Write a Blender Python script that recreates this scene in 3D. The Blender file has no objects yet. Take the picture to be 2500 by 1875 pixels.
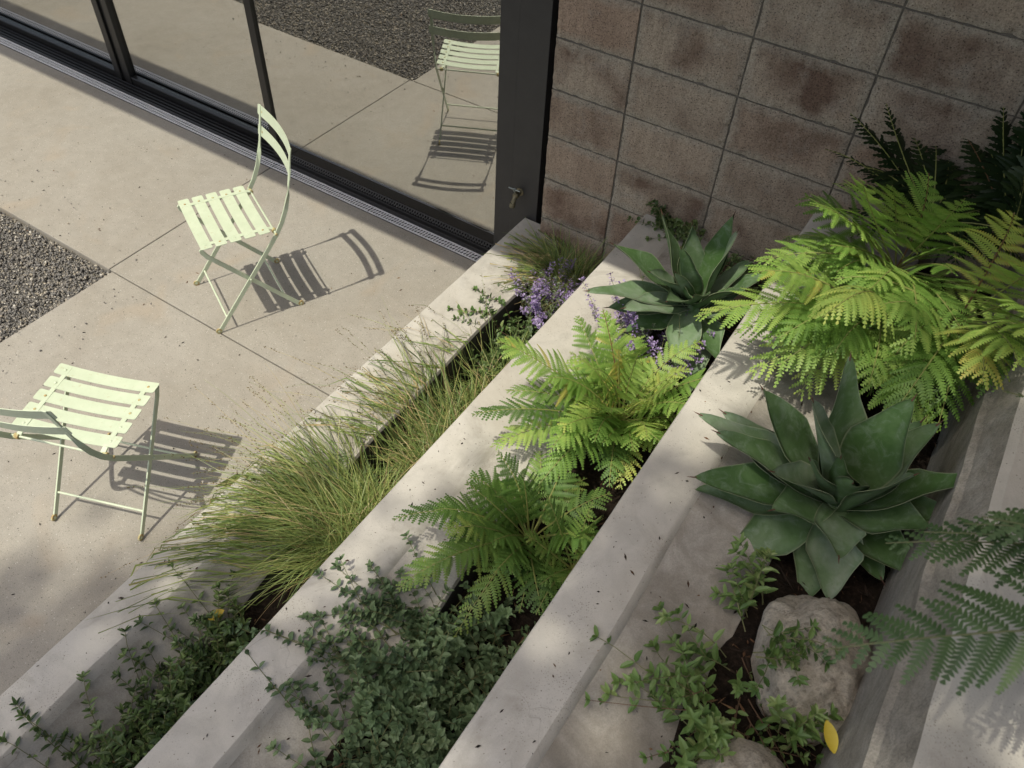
import bpy, bmesh, math, random
import numpy as np
from mathutils import Vector, Matrix, Quaternion, noise

random.seed(7); np.random.seed(7)
sc = bpy.context.scene
COL = sc.collection

# ------------------------------------------------------------------ camera
cam_d = bpy.data.cameras.new('camera'); cam = bpy.data.objects.new('camera', cam_d); COL.objects.link(cam)
RX, RY, RZ = (0.83717634, 0.54536484, 0.04138791), (-0.42899712, 0.6078326, 0.66820731), (0.33925985, -0.57716265, 0.74282301)
CAM_Z = 2.58
cam.matrix_world = Matrix(((RX[0], RY[0], RZ[0], 0), (RX[1], RY[1], RZ[1], 0), (RX[2], RY[2], RZ[2], CAM_Z), (0, 0, 0, 1)))
cam_d.sensor_width = 36.0; cam_d.lens = 28.25
cam_d.clip_start = 0.05; cam_d.clip_end = 600
cam_d.dof.use_dof = True; cam_d.dof.focus_distance = 2.5; cam_d.dof.aperture_fstop = 7.1
sc.camera = cam

# ------------------------------------------------------------------ light
SUN_TO = Vector((-0.127, -0.388, 0.913)).normalized()          # direction towards the sun
world = bpy.data.worlds.new('World'); sc.world = world; world.use_nodes = True
wn = world.node_tree; wn.nodes.clear()
sky = wn.nodes.new('ShaderNodeTexSky'); sky.sky_type = 'NISHITA'; sky.sun_disc = False
sky.sun_elevation = math.radians(66); sky.sun_rotation = math.radians(198)
sky.air_density = 1.0; sky.dust_density = 4.0; sky.ozone_density = 1.0
bg = wn.nodes.new('ShaderNodeBackground'); bg.inputs[1].default_value = 0.14
wo = wn.nodes.new('ShaderNodeOutputWorld')
wn.links.new(sky.outputs[0], bg.inputs[0]); wn.links.new(bg.outputs[0], wo.inputs[0])
sun_d = bpy.data.lights.new('sun', 'SUN'); sun = bpy.data.objects.new('sun', sun_d); COL.objects.link(sun)
sun_d.energy = 3.0; sun_d.angle = math.radians(0.55); sun_d.color = (1.0, 0.955, 0.85)
sun.rotation_euler = SUN_TO.to_track_quat('Z', 'Y').to_euler(); sun.location = (-1, -3, 8)

vs = sc.view_settings
vs.view_transform = 'Standard'; vs.look = 'None'; vs.gamma = 1.0; vs.exposure = 0.32; vs.use_curve_mapping = False
vs.use_white_balance = True; vs.white_balance_temperature = 6800; vs.white_balance_tint = 6

# ------------------------------------------------------------------ helpers
def tag(o, label=None, cat=None, group=None, kind=None):
    if label: o['label'] = label
    if cat: o['category'] = cat
    if group: o['group'] = group
    if kind: o['kind'] = kind
    return o

def empty(name, loc=(0, 0, 0), rz=0.0, label=None, cat=None, group=None, kind=None):
    o = bpy.data.objects.new(name, None); COL.objects.link(o)
    o.location = loc; o.rotation_euler = (0, 0, rz); o.empty_display_size = 0.05
    return tag(o, label, cat, group, kind)

def link_mesh(name, me, parent=None):
    o = bpy.data.objects.new(name, me); COL.objects.link(o)
    if parent is not None: o.parent = parent
    return o

def mesh_from(name, verts, faces, mats, midx=None, smooth=False, tint=None, uv=None):
    me = bpy.data.meshes.new(name)
    v = np.asarray(verts, dtype=np.float32).reshape(-1, 3)
    if isinstance(faces, np.ndarray) and faces.ndim == 2:
        n = len(faces); k = faces.shape[1]
        me.vertices.add(len(v)); me.vertices.foreach_set('co', v.ravel())
        me.loops.add(n * k); me.loops.foreach_set('vertex_index', faces.astype(np.int32).ravel())
        me.polygons.add(n); me.polygons.foreach_set('loop_start', np.arange(0, n * k, k, dtype=np.int32))
        me.update(calc_edges=True)
    else:
        me.from_pydata([tuple(map(float, p)) for p in v], [], [tuple(map(int, f)) for f in faces]); me.update()
    for m in (mats if isinstance(mats, (list, tuple)) else [mats]): me.materials.append(m)
    if midx is not None: me.polygons.foreach_set('material_index', np.asarray(midx, dtype=np.int32))
    if smooth: me.polygons.foreach_set('use_smooth', np.ones(len(me.polygons), dtype=bool))
    if tint is not None:
        a = me.attributes.new('tint', 'FLOAT', 'POINT'); a.data.foreach_set('value', np.asarray(tint, dtype=np.float32))
    return me

class MB:
    """collects verts and faces of one mesh"""
    def __init__(s): s.v = []; s.f = []; s.m = []; s.t = []
    def add(s, vs_, fs, mi=0, tint=0.5):
        b = len(s.v); s.v.extend(vs_); s.f.extend([tuple(i + b for i in f) for f in fs]); s.m.extend([mi] * len(fs))
        s.t.extend([tint] * len(vs_) if np.isscalar(tint) else tint)
    def box(s, a, b, mi=0, tint=0.5):
        x0, y0, z0 = a; x1, y1, z1 = b
        s.add([(x0, y0, z0), (x1, y0, z0), (x1, y1, z0), (x0, y1, z0), (x0, y0, z1), (x1, y0, z1), (x1, y1, z1), (x0, y1, z1)],
              [(0, 3, 2, 1), (4, 5, 6, 7), (0, 1, 5, 4), (1, 2, 6, 5), (2, 3, 7, 6), (3, 0, 4, 7)], mi, tint)
    def tube(s, pts, rad, n=6, mi=0, tint=0.5, cap=True):
        pts = [Vector(p) for p in pts]; m = len(pts)
        rs = [rad] * m if np.isscalar(rad) else rad
        vs_ = []; up = None
        for i, p in enumerate(pts):
            t = (pts[min(i + 1, m - 1)] - pts[max(i - 1, 0)]).normalized()
            if up is None:
                up = Vector((0, 0, 1)) if abs(t.z) < 0.9 else Vector((1, 0, 0))
            a = t.cross(up)
            if a.length < 1e-5: a = t.orthogonal()
            a.normalize(); b = a.cross(t).normalized(); up = b
            for k in range(n):
                w = 2 * math.pi * k / n; vs_.append(tuple(p + a * (math.cos(w) * rs[i]) + b * (math.sin(w) * rs[i])))
        fs = [(i * n + k, i * n + (k + 1) % n, (i + 1) * n + (k + 1) % n, (i + 1) * n + k) for i in range(m - 1) for k in range(n)]
        if cap: fs += [tuple(range(n - 1, -1, -1)), tuple((m - 1) * n + k for k in range(n))]
        s.add(vs_, fs, mi, tint)
    def sweep_rect(s, pts, sides, ws, ups, hs, mi=0):
        """flat bar: at each point half width w along side, half thickness h along up"""
        vs_ = []
        for p, a, w, b, h in zip(pts, sides, ws, ups, hs):
            p = Vector(p); a = Vector(a).normalized(); b = Vector(b).normalized()
            vs_ += [tuple(p + a * (w * x) + b * (h * y)) for x, y in ((-1, -1), (1, -1), (1, 1), (-1, 1))]
        m = len(pts)
        fs = [(i * 4 + k, i * 4 + (k + 1) % 4, i * 4 + 4 + (k + 1) % 4, i * 4 + 4 + k) for i in range(m - 1) for k in range(4)]
        fs += [(3, 2, 1, 0), tuple((m - 1) * 4 + k for k in range(4))]
        s.add(vs_, fs, mi)
    def lathe(s, prof, n=12, M=Matrix(), mi=0):
        vs_ = [tuple(M @ Vector((r * math.cos(2 * math.pi * k / n), r * math.sin(2 * math.pi * k / n), z))) for r, z in prof for k in range(n)]
        fs = [(i * n + k, i * n + (k + 1) % n, (i + 1) * n + (k + 1) % n, (i + 1) * n + k) for i in range(len(prof) - 1) for k in range(n)]
        fs += [tuple(range(n - 1, -1, -1)), tuple((len(prof) - 1) * n + k for k in range(n))]
        s.add(vs_, fs, mi)
    def build(s, name, mats, parent=None, smooth=False, bevel=0.0):
        me = mesh_from(name, s.v, s.f, mats, s.m, smooth, s.t)
        if bevel > 0:
            bm = bmesh.new(); bm.from_mesh(me)
            bmesh.ops.recalc_face_normals(bm, faces=bm.faces)
            es = [e for e in bm.edges if len(e.link_faces) == 2 and e.calc_face_angle(0) > 0.5]
            bmesh.ops.bevel(bm, geom=es, offset=bevel, segments=1, affect='EDGES', clamp_overlap=True)
            bm.to_mesh(me); bm.free()
        return link_mesh(name, me, parent)

# ------------------------------------------------------------------ materials
class N:
    def __init__(s, name):
        s.mat = bpy.data.materials.new(name); s.mat.use_nodes = True; s.nt = s.mat.node_tree; s.nt.nodes.clear()
        s.out = s.nt.nodes.new('ShaderNodeOutputMaterial')
    def n(s, t, **kw):
        nd = s.nt.nodes.new('ShaderNode' + t)
        for k, v in kw.items():
            if k.startswith('i_'):
                key = k[2:]; key = int(key) if key.isdigit() else key.replace('_', ' ')
                nd.inputs[key].default_value = v
            else: setattr(nd, k, v)
        return nd
    def l(s, a, b): s.nt.links.new(a, b)
    def coord(s, kind='Object'): return s.n('TexCoord').outputs[kind]
    def noise(s, vec, scale, detail=4.0, rough=0.55, dist=0.0):
        nd = s.n('TexNoise'); nd.inputs['Scale'].default_value = scale; nd.inputs['Detail'].default_value = detail
        nd.inputs['Roughness'].default_value = rough; nd.inputs['Distortion'].default_value = dist
        if vec is not None: s.l(vec, nd.inputs['Vector'])
        return nd.outputs['Fac']
    def vor(s, vec, scale, feature='F1', out='Distance'):
        nd = s.n('TexVoronoi', feature=feature); nd.inputs['Scale'].default_value = scale
        if vec is not None: s.l(vec, nd.inputs['Vector'])
        return nd.outputs[out]
    def ramp(s, fac, stops, interp='LINEAR'):
        nd = s.n('ValToRGB'); cr = nd.color_ramp; cr.interpolation = interp
        while len(cr.elements) > 1: cr.elements.remove(cr.elements[-1])
        for i, (p, c) in enumerate(stops):
            e = cr.elements[0] if i == 0 else cr.elements.new(p)
            e.position = p; e.color = (*c, 1) if len(c) == 3 else c
        s.l(fac, nd.inputs[0]); return nd.outputs[0]
    def mix(s, fac, a, b, blend='MIX'):
        nd = s.n('Mix', data_type='RGBA', blend_type=blend)
        for sock, val in ((nd.inputs[0], fac), (nd.inputs[6], a), (nd.inputs[7], b)):
            if hasattr(val, 'default_value') or hasattr(val, 'is_linked'): s.l(val, sock)
            elif isinstance(val, (int, float)): sock.default_value = val
            else: sock.default_value = (*val, 1)
        return nd.outputs[2]
    def math(s, op, a, b=None):
        nd = s.n('Math', operation=op)
        for sock, val in ((nd.inputs[0], a), (nd.inputs[1], b)):
            if val is None: continue
            if isinstance(val, (int, float)): sock.default_value = val
            else: s.l(val, sock)
        return nd.outputs[0]
    def bump(s, h, strength=0.3, dist=0.01, prev=None):
        nd = s.n('Bump'); nd.inputs['Strength'].default_value = strength; nd.inputs['Distance'].default_value = dist
        s.l(h, nd.inputs['Height'])
        if prev is not None: s.l(prev, nd.inputs['Normal'])
        return nd.outputs[0]
    def bsdf(s, col, rough=0.6, normal=None, metal=0.0, spec=0.5):
        b = s.n('BsdfPrincipled')
        for key, val in (('Base Color', col), ('Roughness', rough)):
            if isinstance(val, tuple): b.inputs[key].default_value = (*val, 1)
            elif isinstance(val, (int, float)): b.inputs[key].default_value = val
            else: s.l(val, b.inputs[key])
        b.inputs['Metallic'].default_value = metal; b.inputs['Specular IOR Level'].default_value = spec
        if normal is not None: s.l(normal, b.inputs['Normal'])
        return b.outputs[0]
    def done(s, shader): s.l(shader, s.out.inputs[0]); return s.mat

G3 = lambda g: (g, g, g)

def mat_patio():
    m = N('patio_concrete'); c = m.coord('Generated'); c = m.n('NewGeometry').outputs['Position']
    big = m.noise(c, 1.6, 5, 0.6, 0.4); mid = m.noise(c, 14, 5, 0.65); fine = m.noise(c, 330, 3, 0.7)
    base = m.ramp(big, [(0.3, (0.290, 0.264, 0.226)), (0.5, (0.320, 0.296, 0.260)), (0.72, (0.345, 0.322, 0.288))])
    base = m.mix(0.28, base, m.ramp(mid, [(0.3, G3(0.66)), (0.7, G3(1.12))]), 'MULTIPLY')
    base = m.mix(0.8, base, m.ramp(fine, [(0.3, G3(0.68)), (0.5, G3(1.0)), (0.72, (1.28, 1.26, 1.22))]), 'MULTIPLY')
    sp = m.vor(c, 150); spr = m.vor(c, 150, out='Color')
    sep = m.n('SeparateColor'); m.l(spr, sep.inputs[0])
    dark = m.math('MULTIPLY', m.math('LESS_THAN', sp, 0.32), m.math('GREATER_THAN', sep.outputs[0], 0.84))
    base = m.mix(m.math('MULTIPLY', dark, 0.55), base, (0.12, 0.105, 0.085))
    lite = m.math('MULTIPLY', m.math('LESS_THAN', sp, 0.3), m.math('GREATER_THAN', sep.outputs[1], 0.93))
    base = m.mix(m.math('MULTIPLY', lite, 0.35), base, (0.72, 0.69, 0.64))
    stain = m.noise(c, 3.1, 3, 0.5, 0.8)
    base = m.mix(m.math('MULTIPLY', m.ramp(stain, [(0.58, G3(0)), (0.75, G3(1))]), 0.25), base, (0.37, 0.28, 0.19))
    nb = m.bump(fine, 0.35, 0.002)
    return m.done(m.bsdf(base, 0.85, nb, spec=0.25))

def mat_cast():
    m = N('cast_concrete'); c = m.n('NewGeometry').outputs['Position']
    big = m.noise(c, 2.3, 6, 0.62, 0.7); mid = m.noise(c, 9, 5, 0.6, 0.5); fine = m.noise(c, 420, 3, 0.7)
    base = m.ramp(big, [(0.3, (0.405, 0.375, 0.33)), (0.5, (0.465, 0.438, 0.395)), (0.7, (0.505, 0.48, 0.44))])
    base = m.mix(0.7, base, m.ramp(mid, [(0.28, G3(0.74)), (0.5, G3(1.0)), (0.75, G3(1.1))]), 'MULTIPLY')
    base = m.mix(0.5, base, m.ramp(fine, [(0.3, G3(0.85)), (0.7, G3(1.13))]), 'MULTIPLY')
    # fine speckles of dirt that gather into patches
    sp = m.vor(c, 190); patch = m.noise(c, 5.5, 4, 0.6, 0.6)
    spk = m.math('MULTIPLY', m.math('LESS_THAN', sp, 0.26), m.ramp(patch, [(0.5, G3(0)), (0.66, G3(1))]))
    base = m.mix(m.math('MULTIPLY', spk, 0.65), base, (0.20, 0.18, 0.155))
    dm = m.noise(c, 3.4, 7, 0.72, 1.4)
    base = m.mix(m.math('MULTIPLY', m.ramp(dm, [(0.54, G3(0)), (0.68, G3(1))]), 0.58), base, (0.27, 0.245, 0.21))
    lm_ = m.noise(c, 5.2, 6, 0.7, 1.0)
    base = m.mix(m.math('MULTIPLY', m.ramp(lm_, [(0.58, G3(0)), (0.7, G3(1))]), 0.3), base, (0.60, 0.575, 0.53))
    pin = m.math('MULTIPLY', m.math('LESS_THAN', m.vor(c, 70), 0.10), 0.7)
    base = m.mix(pin, base, (0.13, 0.115, 0.095))
    hair = m.vor(m.mix(0.12, c, m.n('TexNoise', i_Scale=6.0).outputs['Color']), 4.0, 'DISTANCE_TO_EDGE')
    hl = m.math('MULTIPLY', m.math('LESS_THAN', hair, 0.004), m.ramp(m.noise(c, 2.0, 2), [(0.55, G3(0)), (0.7, G3(1))]))
    base = m.mix(m.math('MULTIPLY', hl, 0.55), base, (0.22, 0.2, 0.18))
    nb = m.bump(m.noise(c, 60, 5, 0.7), 0.12, 0.004)
    return m.done(m.bsdf(base, 0.78, nb, spec=0.3))

def mat_cast_rough():
    m = N('cast_concrete_stained'); c = m.n('NewGeometry').outputs['Position']
    mp = m.n('Mapping'); mp.inputs['Scale'].default_value = (1, 0.6, 1); m.l(c, mp.inputs['Vector'])
    big = m.noise(c, 6, 6, 0.65, 0.8); st = m.noise(mp.outputs[0], 34, 6, 0.7, 0.5); fine = m.noise(c, 230, 4, 0.75)
    base = m.ramp(big, [(0.32, (0.21, 0.19, 0.16)), (0.5, (0.285, 0.262, 0.228)), (0.68, (0.36, 0.336, 0.30))])
    base = m.mix(0.5, base, m.ramp(st, [(0.34, G3(0.5)), (0.5, G3(0.98)), (0.68, G3(1.2))]), 'MULTIPLY')
    base = m.mix(0.8, base, m.ramp(fine, [(0.32, G3(0.6)), (0.55, G3(1.05)), (0.72, G3(1.15))]), 'MULTIPLY')
    nb = m.bump(st, 0.5, 0.012); nb = m.bump(fine, 0.5, 0.003, nb)
    return m.done(m.bsdf(base, 0.9, nb, spec=0.2))

def mat_ledge(dirt_shade=0.0):
    m = N('ledge_concrete'); c = m.n('NewGeometry').outputs['Position']
    big = m.noise(c, 4, 6, 0.62, 0.9); mid = m.noise(c, 26, 5, 0.7); fine = m.noise(c, 260, 4, 0.75)
    base = m.ramp(big, [(0.34, (0.33, 0.30, 0.262)), (0.5, (0.43, 0.40, 0.36)), (0.66, (0.485, 0.458, 0.42))])
    base = m.mix(0.6, base, m.ramp(mid, [(0.3, G3(0.7)), (0.65, G3(1.1))]), 'MULTIPLY')
    base = m.mix(0.7, base, m.ramp(fine, [(0.3, G3(0.7)), (0.55, G3(1.05)), (0.72, G3(1.15))]), 'MULTIPLY')
    if dirt_shade:
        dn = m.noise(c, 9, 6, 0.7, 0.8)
        base = m.mix(m.math('MULTIPLY', m.ramp(dn, [(0.36, G3(0.35)), (0.6, G3(1))]), dirt_shade), base, (0.165, 0.146, 0.12))  # real dirt, plus tree and agave shade put into the ledge colour
    nb = m.bump(mid, 0.25, 0.006); nb = m.bump(fine, 0.4, 0.002, nb)
    return m.done(m.bsdf(base, 0.88, nb, spec=0.2))

def mat_block():
    m = N('concrete_block'); c = m.coord('Object'); oi = m.n('ObjectInfo')
    rnd = oi.outputs['Random']
    off = m.n('VectorMath', operation='ADD'); m.l(c, off.inputs[0])
    cmb = m.n('CombineXYZ'); m.l(m.math('MULTIPLY', rnd, 37.0), cmb.inputs[0]); m.l(m.math('MULTIPLY', rnd, 91.0), cmb.inputs[2]); m.l(cmb.outputs[0], off.inputs[1])
    p = off.outputs[0]
    big = m.noise(p, 4.6, 3, 0.55, 0.15); grit = m.noise(p, 170, 4, 0.8); pit = m.vor(p, 95)
    tone = m.ramp(rnd, [(0.0, (0.44, 0.365, 0.285)), (0.45, (0.43, 0.34, 0.26)), (0.75, (0.41, 0.30, 0.225)), (1.0, (0.425, 0.365, 0.29))])
    red = m.math('MULTIPLY', m.ramp(big, [(0.44, G3(0)), (0.66, G3(1))]), m.ramp(m.math('FRACT', m.math('MULTIPLY', rnd, 7.3)), [(0.1, G3(0.25)), (0.55, G3(0.95)), (1.0, G3(0.8))]))
    base = m.mix(m.math('MULTIPLY', red, 0.9), tone, (0.135, 0.078, 0.056))
    eff = m.noise(p, 8, 5, 0.7, 0.5)
    base = m.mix(m.math('MULTIPLY', m.ramp(eff, [(0.55, G3(0)), (0.7, G3(1))]), 0.35), base, (0.42, 0.39, 0.34))
    # pale edges of lime around each block
    sx = m.n('SeparateXYZ'); m.l(c, sx.inputs[0])
    ex = m.math('SUBTRACT', 0.198, m.math('ABSOLUTE', sx.outputs[0])); ez = m.math('SUBTRACT', 0.0965, m.math('ABSOLUTE', sx.outputs[2]))
    e = m.math('MINIMUM', ex, ez)
    e = m.math('ADD', e, m.math('MULTIPLY', m.math('SUBTRACT', m.noise(p, 22, 4, 0.7), 0.5), 0.07))
    base = m.mix(m.math('MULTIPLY', m.ramp(e, [(0.0, G3(1)), (0.034, G3(0))]), 0.75), base, (0.40, 0.36, 0.295))
    mp = m.n('Mapping'); mp.inputs['Scale'].default_value = (1, 1, 0.12); m.l(p, mp.inputs['Vector'])
    streak = m.noise(mp.outputs[0], 48, 3, 0.6)
    base = m.mix(0.45, base, m.ramp(streak, [(0.35, G3(0.8)), (0.65, G3(1.15))]), 'MULTIPLY')
    base = m.mix(0.85, base, m.ramp(grit, [(0.32, G3(0.42)), (0.5, G3(1.0)), (0.68, G3(1.3))]), 'MULTIPLY')
    hole = m.math('LESS_THAN', pit, 0.2)
    base = m.mix(m.math('MULTIPLY', hole, 0.65), base, (0.07, 0.055, 0.045))
    nb = m.bump(grit, 0.9, 0.008); nb = m.bump(hole, 0.5, -0.006, nb)
    return m.done(m.bsdf(base, 0.92, nb, spec=0.15))

def mat_simple(name, col, rough=0.6, metal=0.0, var=0.0, scale=30, bump=0.0, spec=0.5):
    m = N(name); c = m.coord('Object')
    if var > 0:
        f = m.noise(c, scale, 5, 0.65)
        cc = m.ramp(f, [(0.28, tuple(x * (1 - var) for x in col)), (0.72, tuple(min(1, x * (1 + var)) for x in col))])
        nb = m.bump(f, bump, 0.004) if bump else None
        return m.done(m.bsdf(cc, rough, nb, metal, spec))
    return m.done(m.bsdf(col, rough, None, metal, spec))

def mat_chair():
    m = N('pale_green_paint'); c = m.coord('Object')
    f = m.noise(c, 24, 4, 0.6); wear = m.noise(c, 85, 4, 0.7)
    col = m.ramp(f, [(0.3, (0.50, 0.565, 0.415)), (0.7, (0.56, 0.62, 0.47))])
    col = m.mix(m.math('MULTIPLY', m.ramp(wear, [(0.60, G3(0)), (0.70, G3(1))]), 0.42), col, (0.40, 0.32, 0.15))
    nb = m.bump(m.noise(c, 160, 3), 0.06, 0.001)
    return m.done(m.bsdf(col, 0.42, nb, spec=0.45))

def mat_rust():
    m = N('rusty_paint'); c = m.coord('Object'); f = m.noise(c, 60, 4, 0.7)
    col = m.ramp(f, [(0.38, (0.48, 0.50, 0.30)), (0.52, (0.45, 0.34, 0.15)), (0.66, (0.22, 0.11, 0.045))])
    return m.done(m.bsdf(col, 0.7, m.bump(f, 0.3, 0.002)))

def mat_glass():
    m = N('coated_glass')
    g = m.n('BsdfGlossy'); g.inputs['Color'].default_value = (0.95, 0.95, 0.93, 1); g.inputs['Roughness'].default_value = 0.0
    t = m.n('BsdfTransparent'); t.inputs['Color'].default_value = (0.62, 0.66, 0.61, 1)
    c = m.n('NewGeometry').outputs['Position']
    lw = m.n('LayerWeight', i_Blend=0.35); fac = m.math('ADD', m.math('MULTIPLY', lw.outputs['Fresnel'], 0.35), 0.55)
    mx = m.n('MixShader'); m.l(fac, mx.inputs[0]); m.l(t.outputs[0], mx.inputs[1]); m.l(g.outputs[0], mx.inputs[2])
    nb = m.bump(m.noise(c, 1.3, 2, 0.5), 0.02, 0.02); m.l(nb, g.inputs['Normal'])
    return m.done(mx.outputs[0])

def mat_soil():
    m = N('soil'); c = m.n('NewGeometry').outputs['Position']
    f = m.noise(c, 60, 6, 0.75); b = m.noise(c, 7, 4, 0.6)
    col = m.ramp(f, [(0.3, (0.008, 0.006, 0.005)), (0.55, (0.028, 0.02, 0.015)), (0.75, (0.075, 0.05, 0.034))])
    col = m.mix(0.5, col, m.ramp(b, [(0.3, G3(0.6)), (0.7, G3(1.5))]), 'MULTIPLY')
    return m.done(m.bsdf(col, 0.95, m.bump(f, 0.9, 0.02), spec=0.15))

def mat_stone_attr(name, stops, rough=0.8):
    """colour picked per stone from its tint attribute"""
    m = N(name); a = m.n('Attribute', attribute_name='tint'); c = m.n('NewGeometry').outputs['Position']
    col = m.ramp(a.outputs['Fac'], stops)
    col = m.mix(0.6, col, m.ramp(m.noise(c, 260, 3, 0.7), [(0.3, G3(0.7)), (0.7, G3(1.2))]), 'MULTIPLY')
    return m.done(m.bsdf(col, rough, spec=0.3))

def mat_leaf(name, stops, trans=0.3, tcol=None, rough=0.45, spec=0.4, rnd=0.35, noise_s=0, sheen=None, obj_amt=0.5):
    """foliage: colour from the tint attribute, shifted per object; light passes through"""
    m = N(name); a = m.n('Attribute', attribute_name='tint'); oi = m.n('ObjectInfo')
    t = m.math('ADD', a.outputs['Fac'], m.math('MULTIPLY', m.math('SUBTRACT', oi.outputs['Random'], 0.5), obj_amt))
    c = m.n('NewGeometry').outputs['Position']
    t = m.math('ADD', t, m.math('MULTIPLY', m.math('SUBTRACT', m.noise(c, noise_s or 40, 4, 0.6), 0.5), rnd))
    col = m.ramp(t, stops)
    b = m.n('BsdfPrincipled'); m.l(col, b.inputs['Base Color']); b.inputs['Roughness'].default_value = rough; b.inputs['Specular IOR Level'].default_value = spec
    tr = m.n('BsdfTranslucent')
    tc = m.mix(1.0, col, tcol or (1.1, 1.15, 0.8), 'MULTIPLY'); m.l(tc, tr.inputs['Color'])
    mx = m.n('MixShader'); mx.inputs[0].default_value = trans; m.l(b.outputs[0], mx.inputs[1]); m.l(tr.outputs[0], mx.inputs[2])
    return m.done(mx.outputs[0])

def mat_agave():
    m = N('agave_leaf'); a = m.n('Attribute', attribute_name='tint'); c = m.coord('Object'); oi = m.n('ObjectInfo')
    p = m.n('NewGeometry').outputs['Position']
    cmb = m.n('Mapping'); cmb.inputs['Scale'].default_value = (1, 1, 1); m.l(p, cmb.inputs['Vector'])
    bl = m.noise(p, 13, 4, 0.6, 0.6); st = m.noise(c, 70, 3, 0.6)
    t = m.math('ADD', m.math('MULTIPLY', m.math('SUBTRACT', oi.outputs['Random'], 0.5), 0.5), bl)
    col = m.ramp(t, [(0.22, (0.055, 0.112, 0.034)), (0.45, (0.088, 0.152, 0.062)), (0.65, (0.125, 0.19, 0.10)), (0.85, (0.19, 0.24, 0.165))])
    wax = m.ramp(m.noise(p, 26, 5, 0.7, 1.0), [(0.5, G3(0)), (0.7, G3(1))])
    col = m.mix(m.math('MULTIPLY', wax, 0.38), col, (0.26, 0.32, 0.27))
    col = m.mix(0.3, col, m.ramp(st, [(0.3, G3(0.75)), (0.7, G3(1.2))]), 'MULTIPLY')
    sc_ = m.noise(p, 44, 5, 0.75, 0.6)
    col = m.mix(m.math('MULTIPLY', m.ramp(sc_, [(0.66, G3(0)), (0.73, G3(1))]), 0.5), col, (0.22, 0.20, 0.10))
    ed = m.ramp(a.outputs['Fac'], [(0.86, G3(0)), (0.95, G3(1))])
    col = m.mix(m.math('MULTIPLY', ed, 0.6), col, (0.34, 0.37, 0.24))
    return m.done(m.bsdf(col, 0.5, m.bump(st, 0.05, 0.003), spec=0.35))

def mat_boulder():
    m = N('granite'); c = m.coord('Object')
    big = m.noise(c, 7, 6, 0.7, 0.8); gr = m.noise(c, 90, 5, 0.8); cr = m.vor(c, 120, out='Color')
    sep = m.n('SeparateColor'); m.l(cr, sep.inputs[0])
    col = m.ramp(big, [(0.3, (0.38, 0.33, 0.265)), (0.5, (0.57, 0.51, 0.425)), (0.7, (0.66, 0.61, 0.53))])
    col = m.mix(0.8, col, m.ramp(gr, [(0.3, G3(0.5)), (0.55, G3(1.0)), (0.75, G3(1.2))]), 'MULTIPLY')
    col = m.mix(m.math('MULTIPLY', m.math('GREATER_THAN', sep.outputs[0], 0.93), 0.35), col, (0.10, 0.085, 0.07))
    col = m.mix(m.math('MULTIPLY', m.ramp(m.noise(c, 14, 5, 0.7, 1.2), [(0.58, G3(0)), (0.70, G3(1))]), 0.38), col, (0.20, 0.165, 0.12))
    nb = m.bump(gr, 1.0, 0.010); nb = m.bump(m.noise(c, 26, 6, 0.75, 0.6), 0.7, 0.02, nb)
    return m.done(m.bsdf(col, 0.9, nb, spec=0.2))

M = {}
M['patio'] = mat_patio(); M['cast'] = mat_cast(); M['rough'] = mat_cast_rough(); M['ledge'] = mat_ledge(); M['dirty_shaded'] = mat_ledge(0.62); M['block'] = mat_block()
M['mortar'] = mat_simple('mortar', (0.135, 0.12, 0.10), 0.95, var=0.35, scale=60, bump=0.5)
M['black'] = mat_simple('black_metal', (0.012, 0.0115, 0.0115), 0.38, var=0.2, scale=20)
M['post'] = mat_simple('dark_painted_metal', (0.030, 0.0285, 0.028), 0.55, var=0.15, scale=14)
M['gloss'] = mat_simple('black_gloss_panel', (0.010, 0.0095, 0.009), 0.06, spec=0.9)
M['galv'] = mat_simple('galvanised_steel', (0.66, 0.655, 0.67), 0.5, metal=0.0, var=0.15, scale=50)
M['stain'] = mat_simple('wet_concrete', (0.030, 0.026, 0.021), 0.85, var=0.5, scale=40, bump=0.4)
M['curtain'] = mat_simple('curtain_cloth', (0.62, 0.44, 0.38), 0.9)
M['dark'] = mat_simple('dark_void', (0.006, 0.006, 0.006), 0.9)
M['chair'] = mat_chair(); M['rust'] = mat_rust(); M['glass'] = mat_glass(); M['soil'] = mat_soil()
M['brass'] = mat_simple('aged_brass', (0.19, 0.165, 0.105), 0.55, metal=0.6, var=0.35, scale=90)
M['zinc'] = mat_simple('zinc_handle', (0.30, 0.33, 0.32), 0.45, metal=0.7)
M['agave'] = mat_agave(); M['boulder'] = mat_boulder()
M['spine'] = mat_simple('leaf_spine', (0.10, 0.045, 0.03), 0.6)
M['gravel'] = mat_stone_attr('gravel_stone', [(0.0, (0.15, 0.143, 0.138)), (0.35, (0.19, 0.18, 0.172)), (0.62, (0.23, 0.215, 0.20)), (0.82, (0.32, 0.285, 0.24)), (0.93, (0.42, 0.37, 0.29)), (1.0, (0.56, 0.53, 0.48))])
M['gravelbed'] = mat_simple('gravel_bed', (0.16, 0.15, 0.135), 0.9, var=0.4, scale=110, bump=0.8)
M['debris'] = mat_stone_attr('dry_bits', [(0.0, (0.012, 0.009, 0.007)), (0.5, (0.04, 0.026, 0.018)), (0.8, (0.12, 0.06, 0.03)), (1.0, (0.25, 0.15, 0.08))], 0.9)
M['roof'] = mat_simple('painted_fascia', (0.10, 0.095, 0.09), 0.7)
M['plaster'] = mat_simple('plaster', (0.42, 0.40, 0.37), 0.8)
M['floorwood'] = mat_simple('indoor_floor', (0.24, 0.20, 0.16), 0.5, var=0.2, scale=4)
M['earth'] = mat_simple('earth', (0.10, 0.085, 0.065), 0.95, var=0.3, scale=2)
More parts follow.
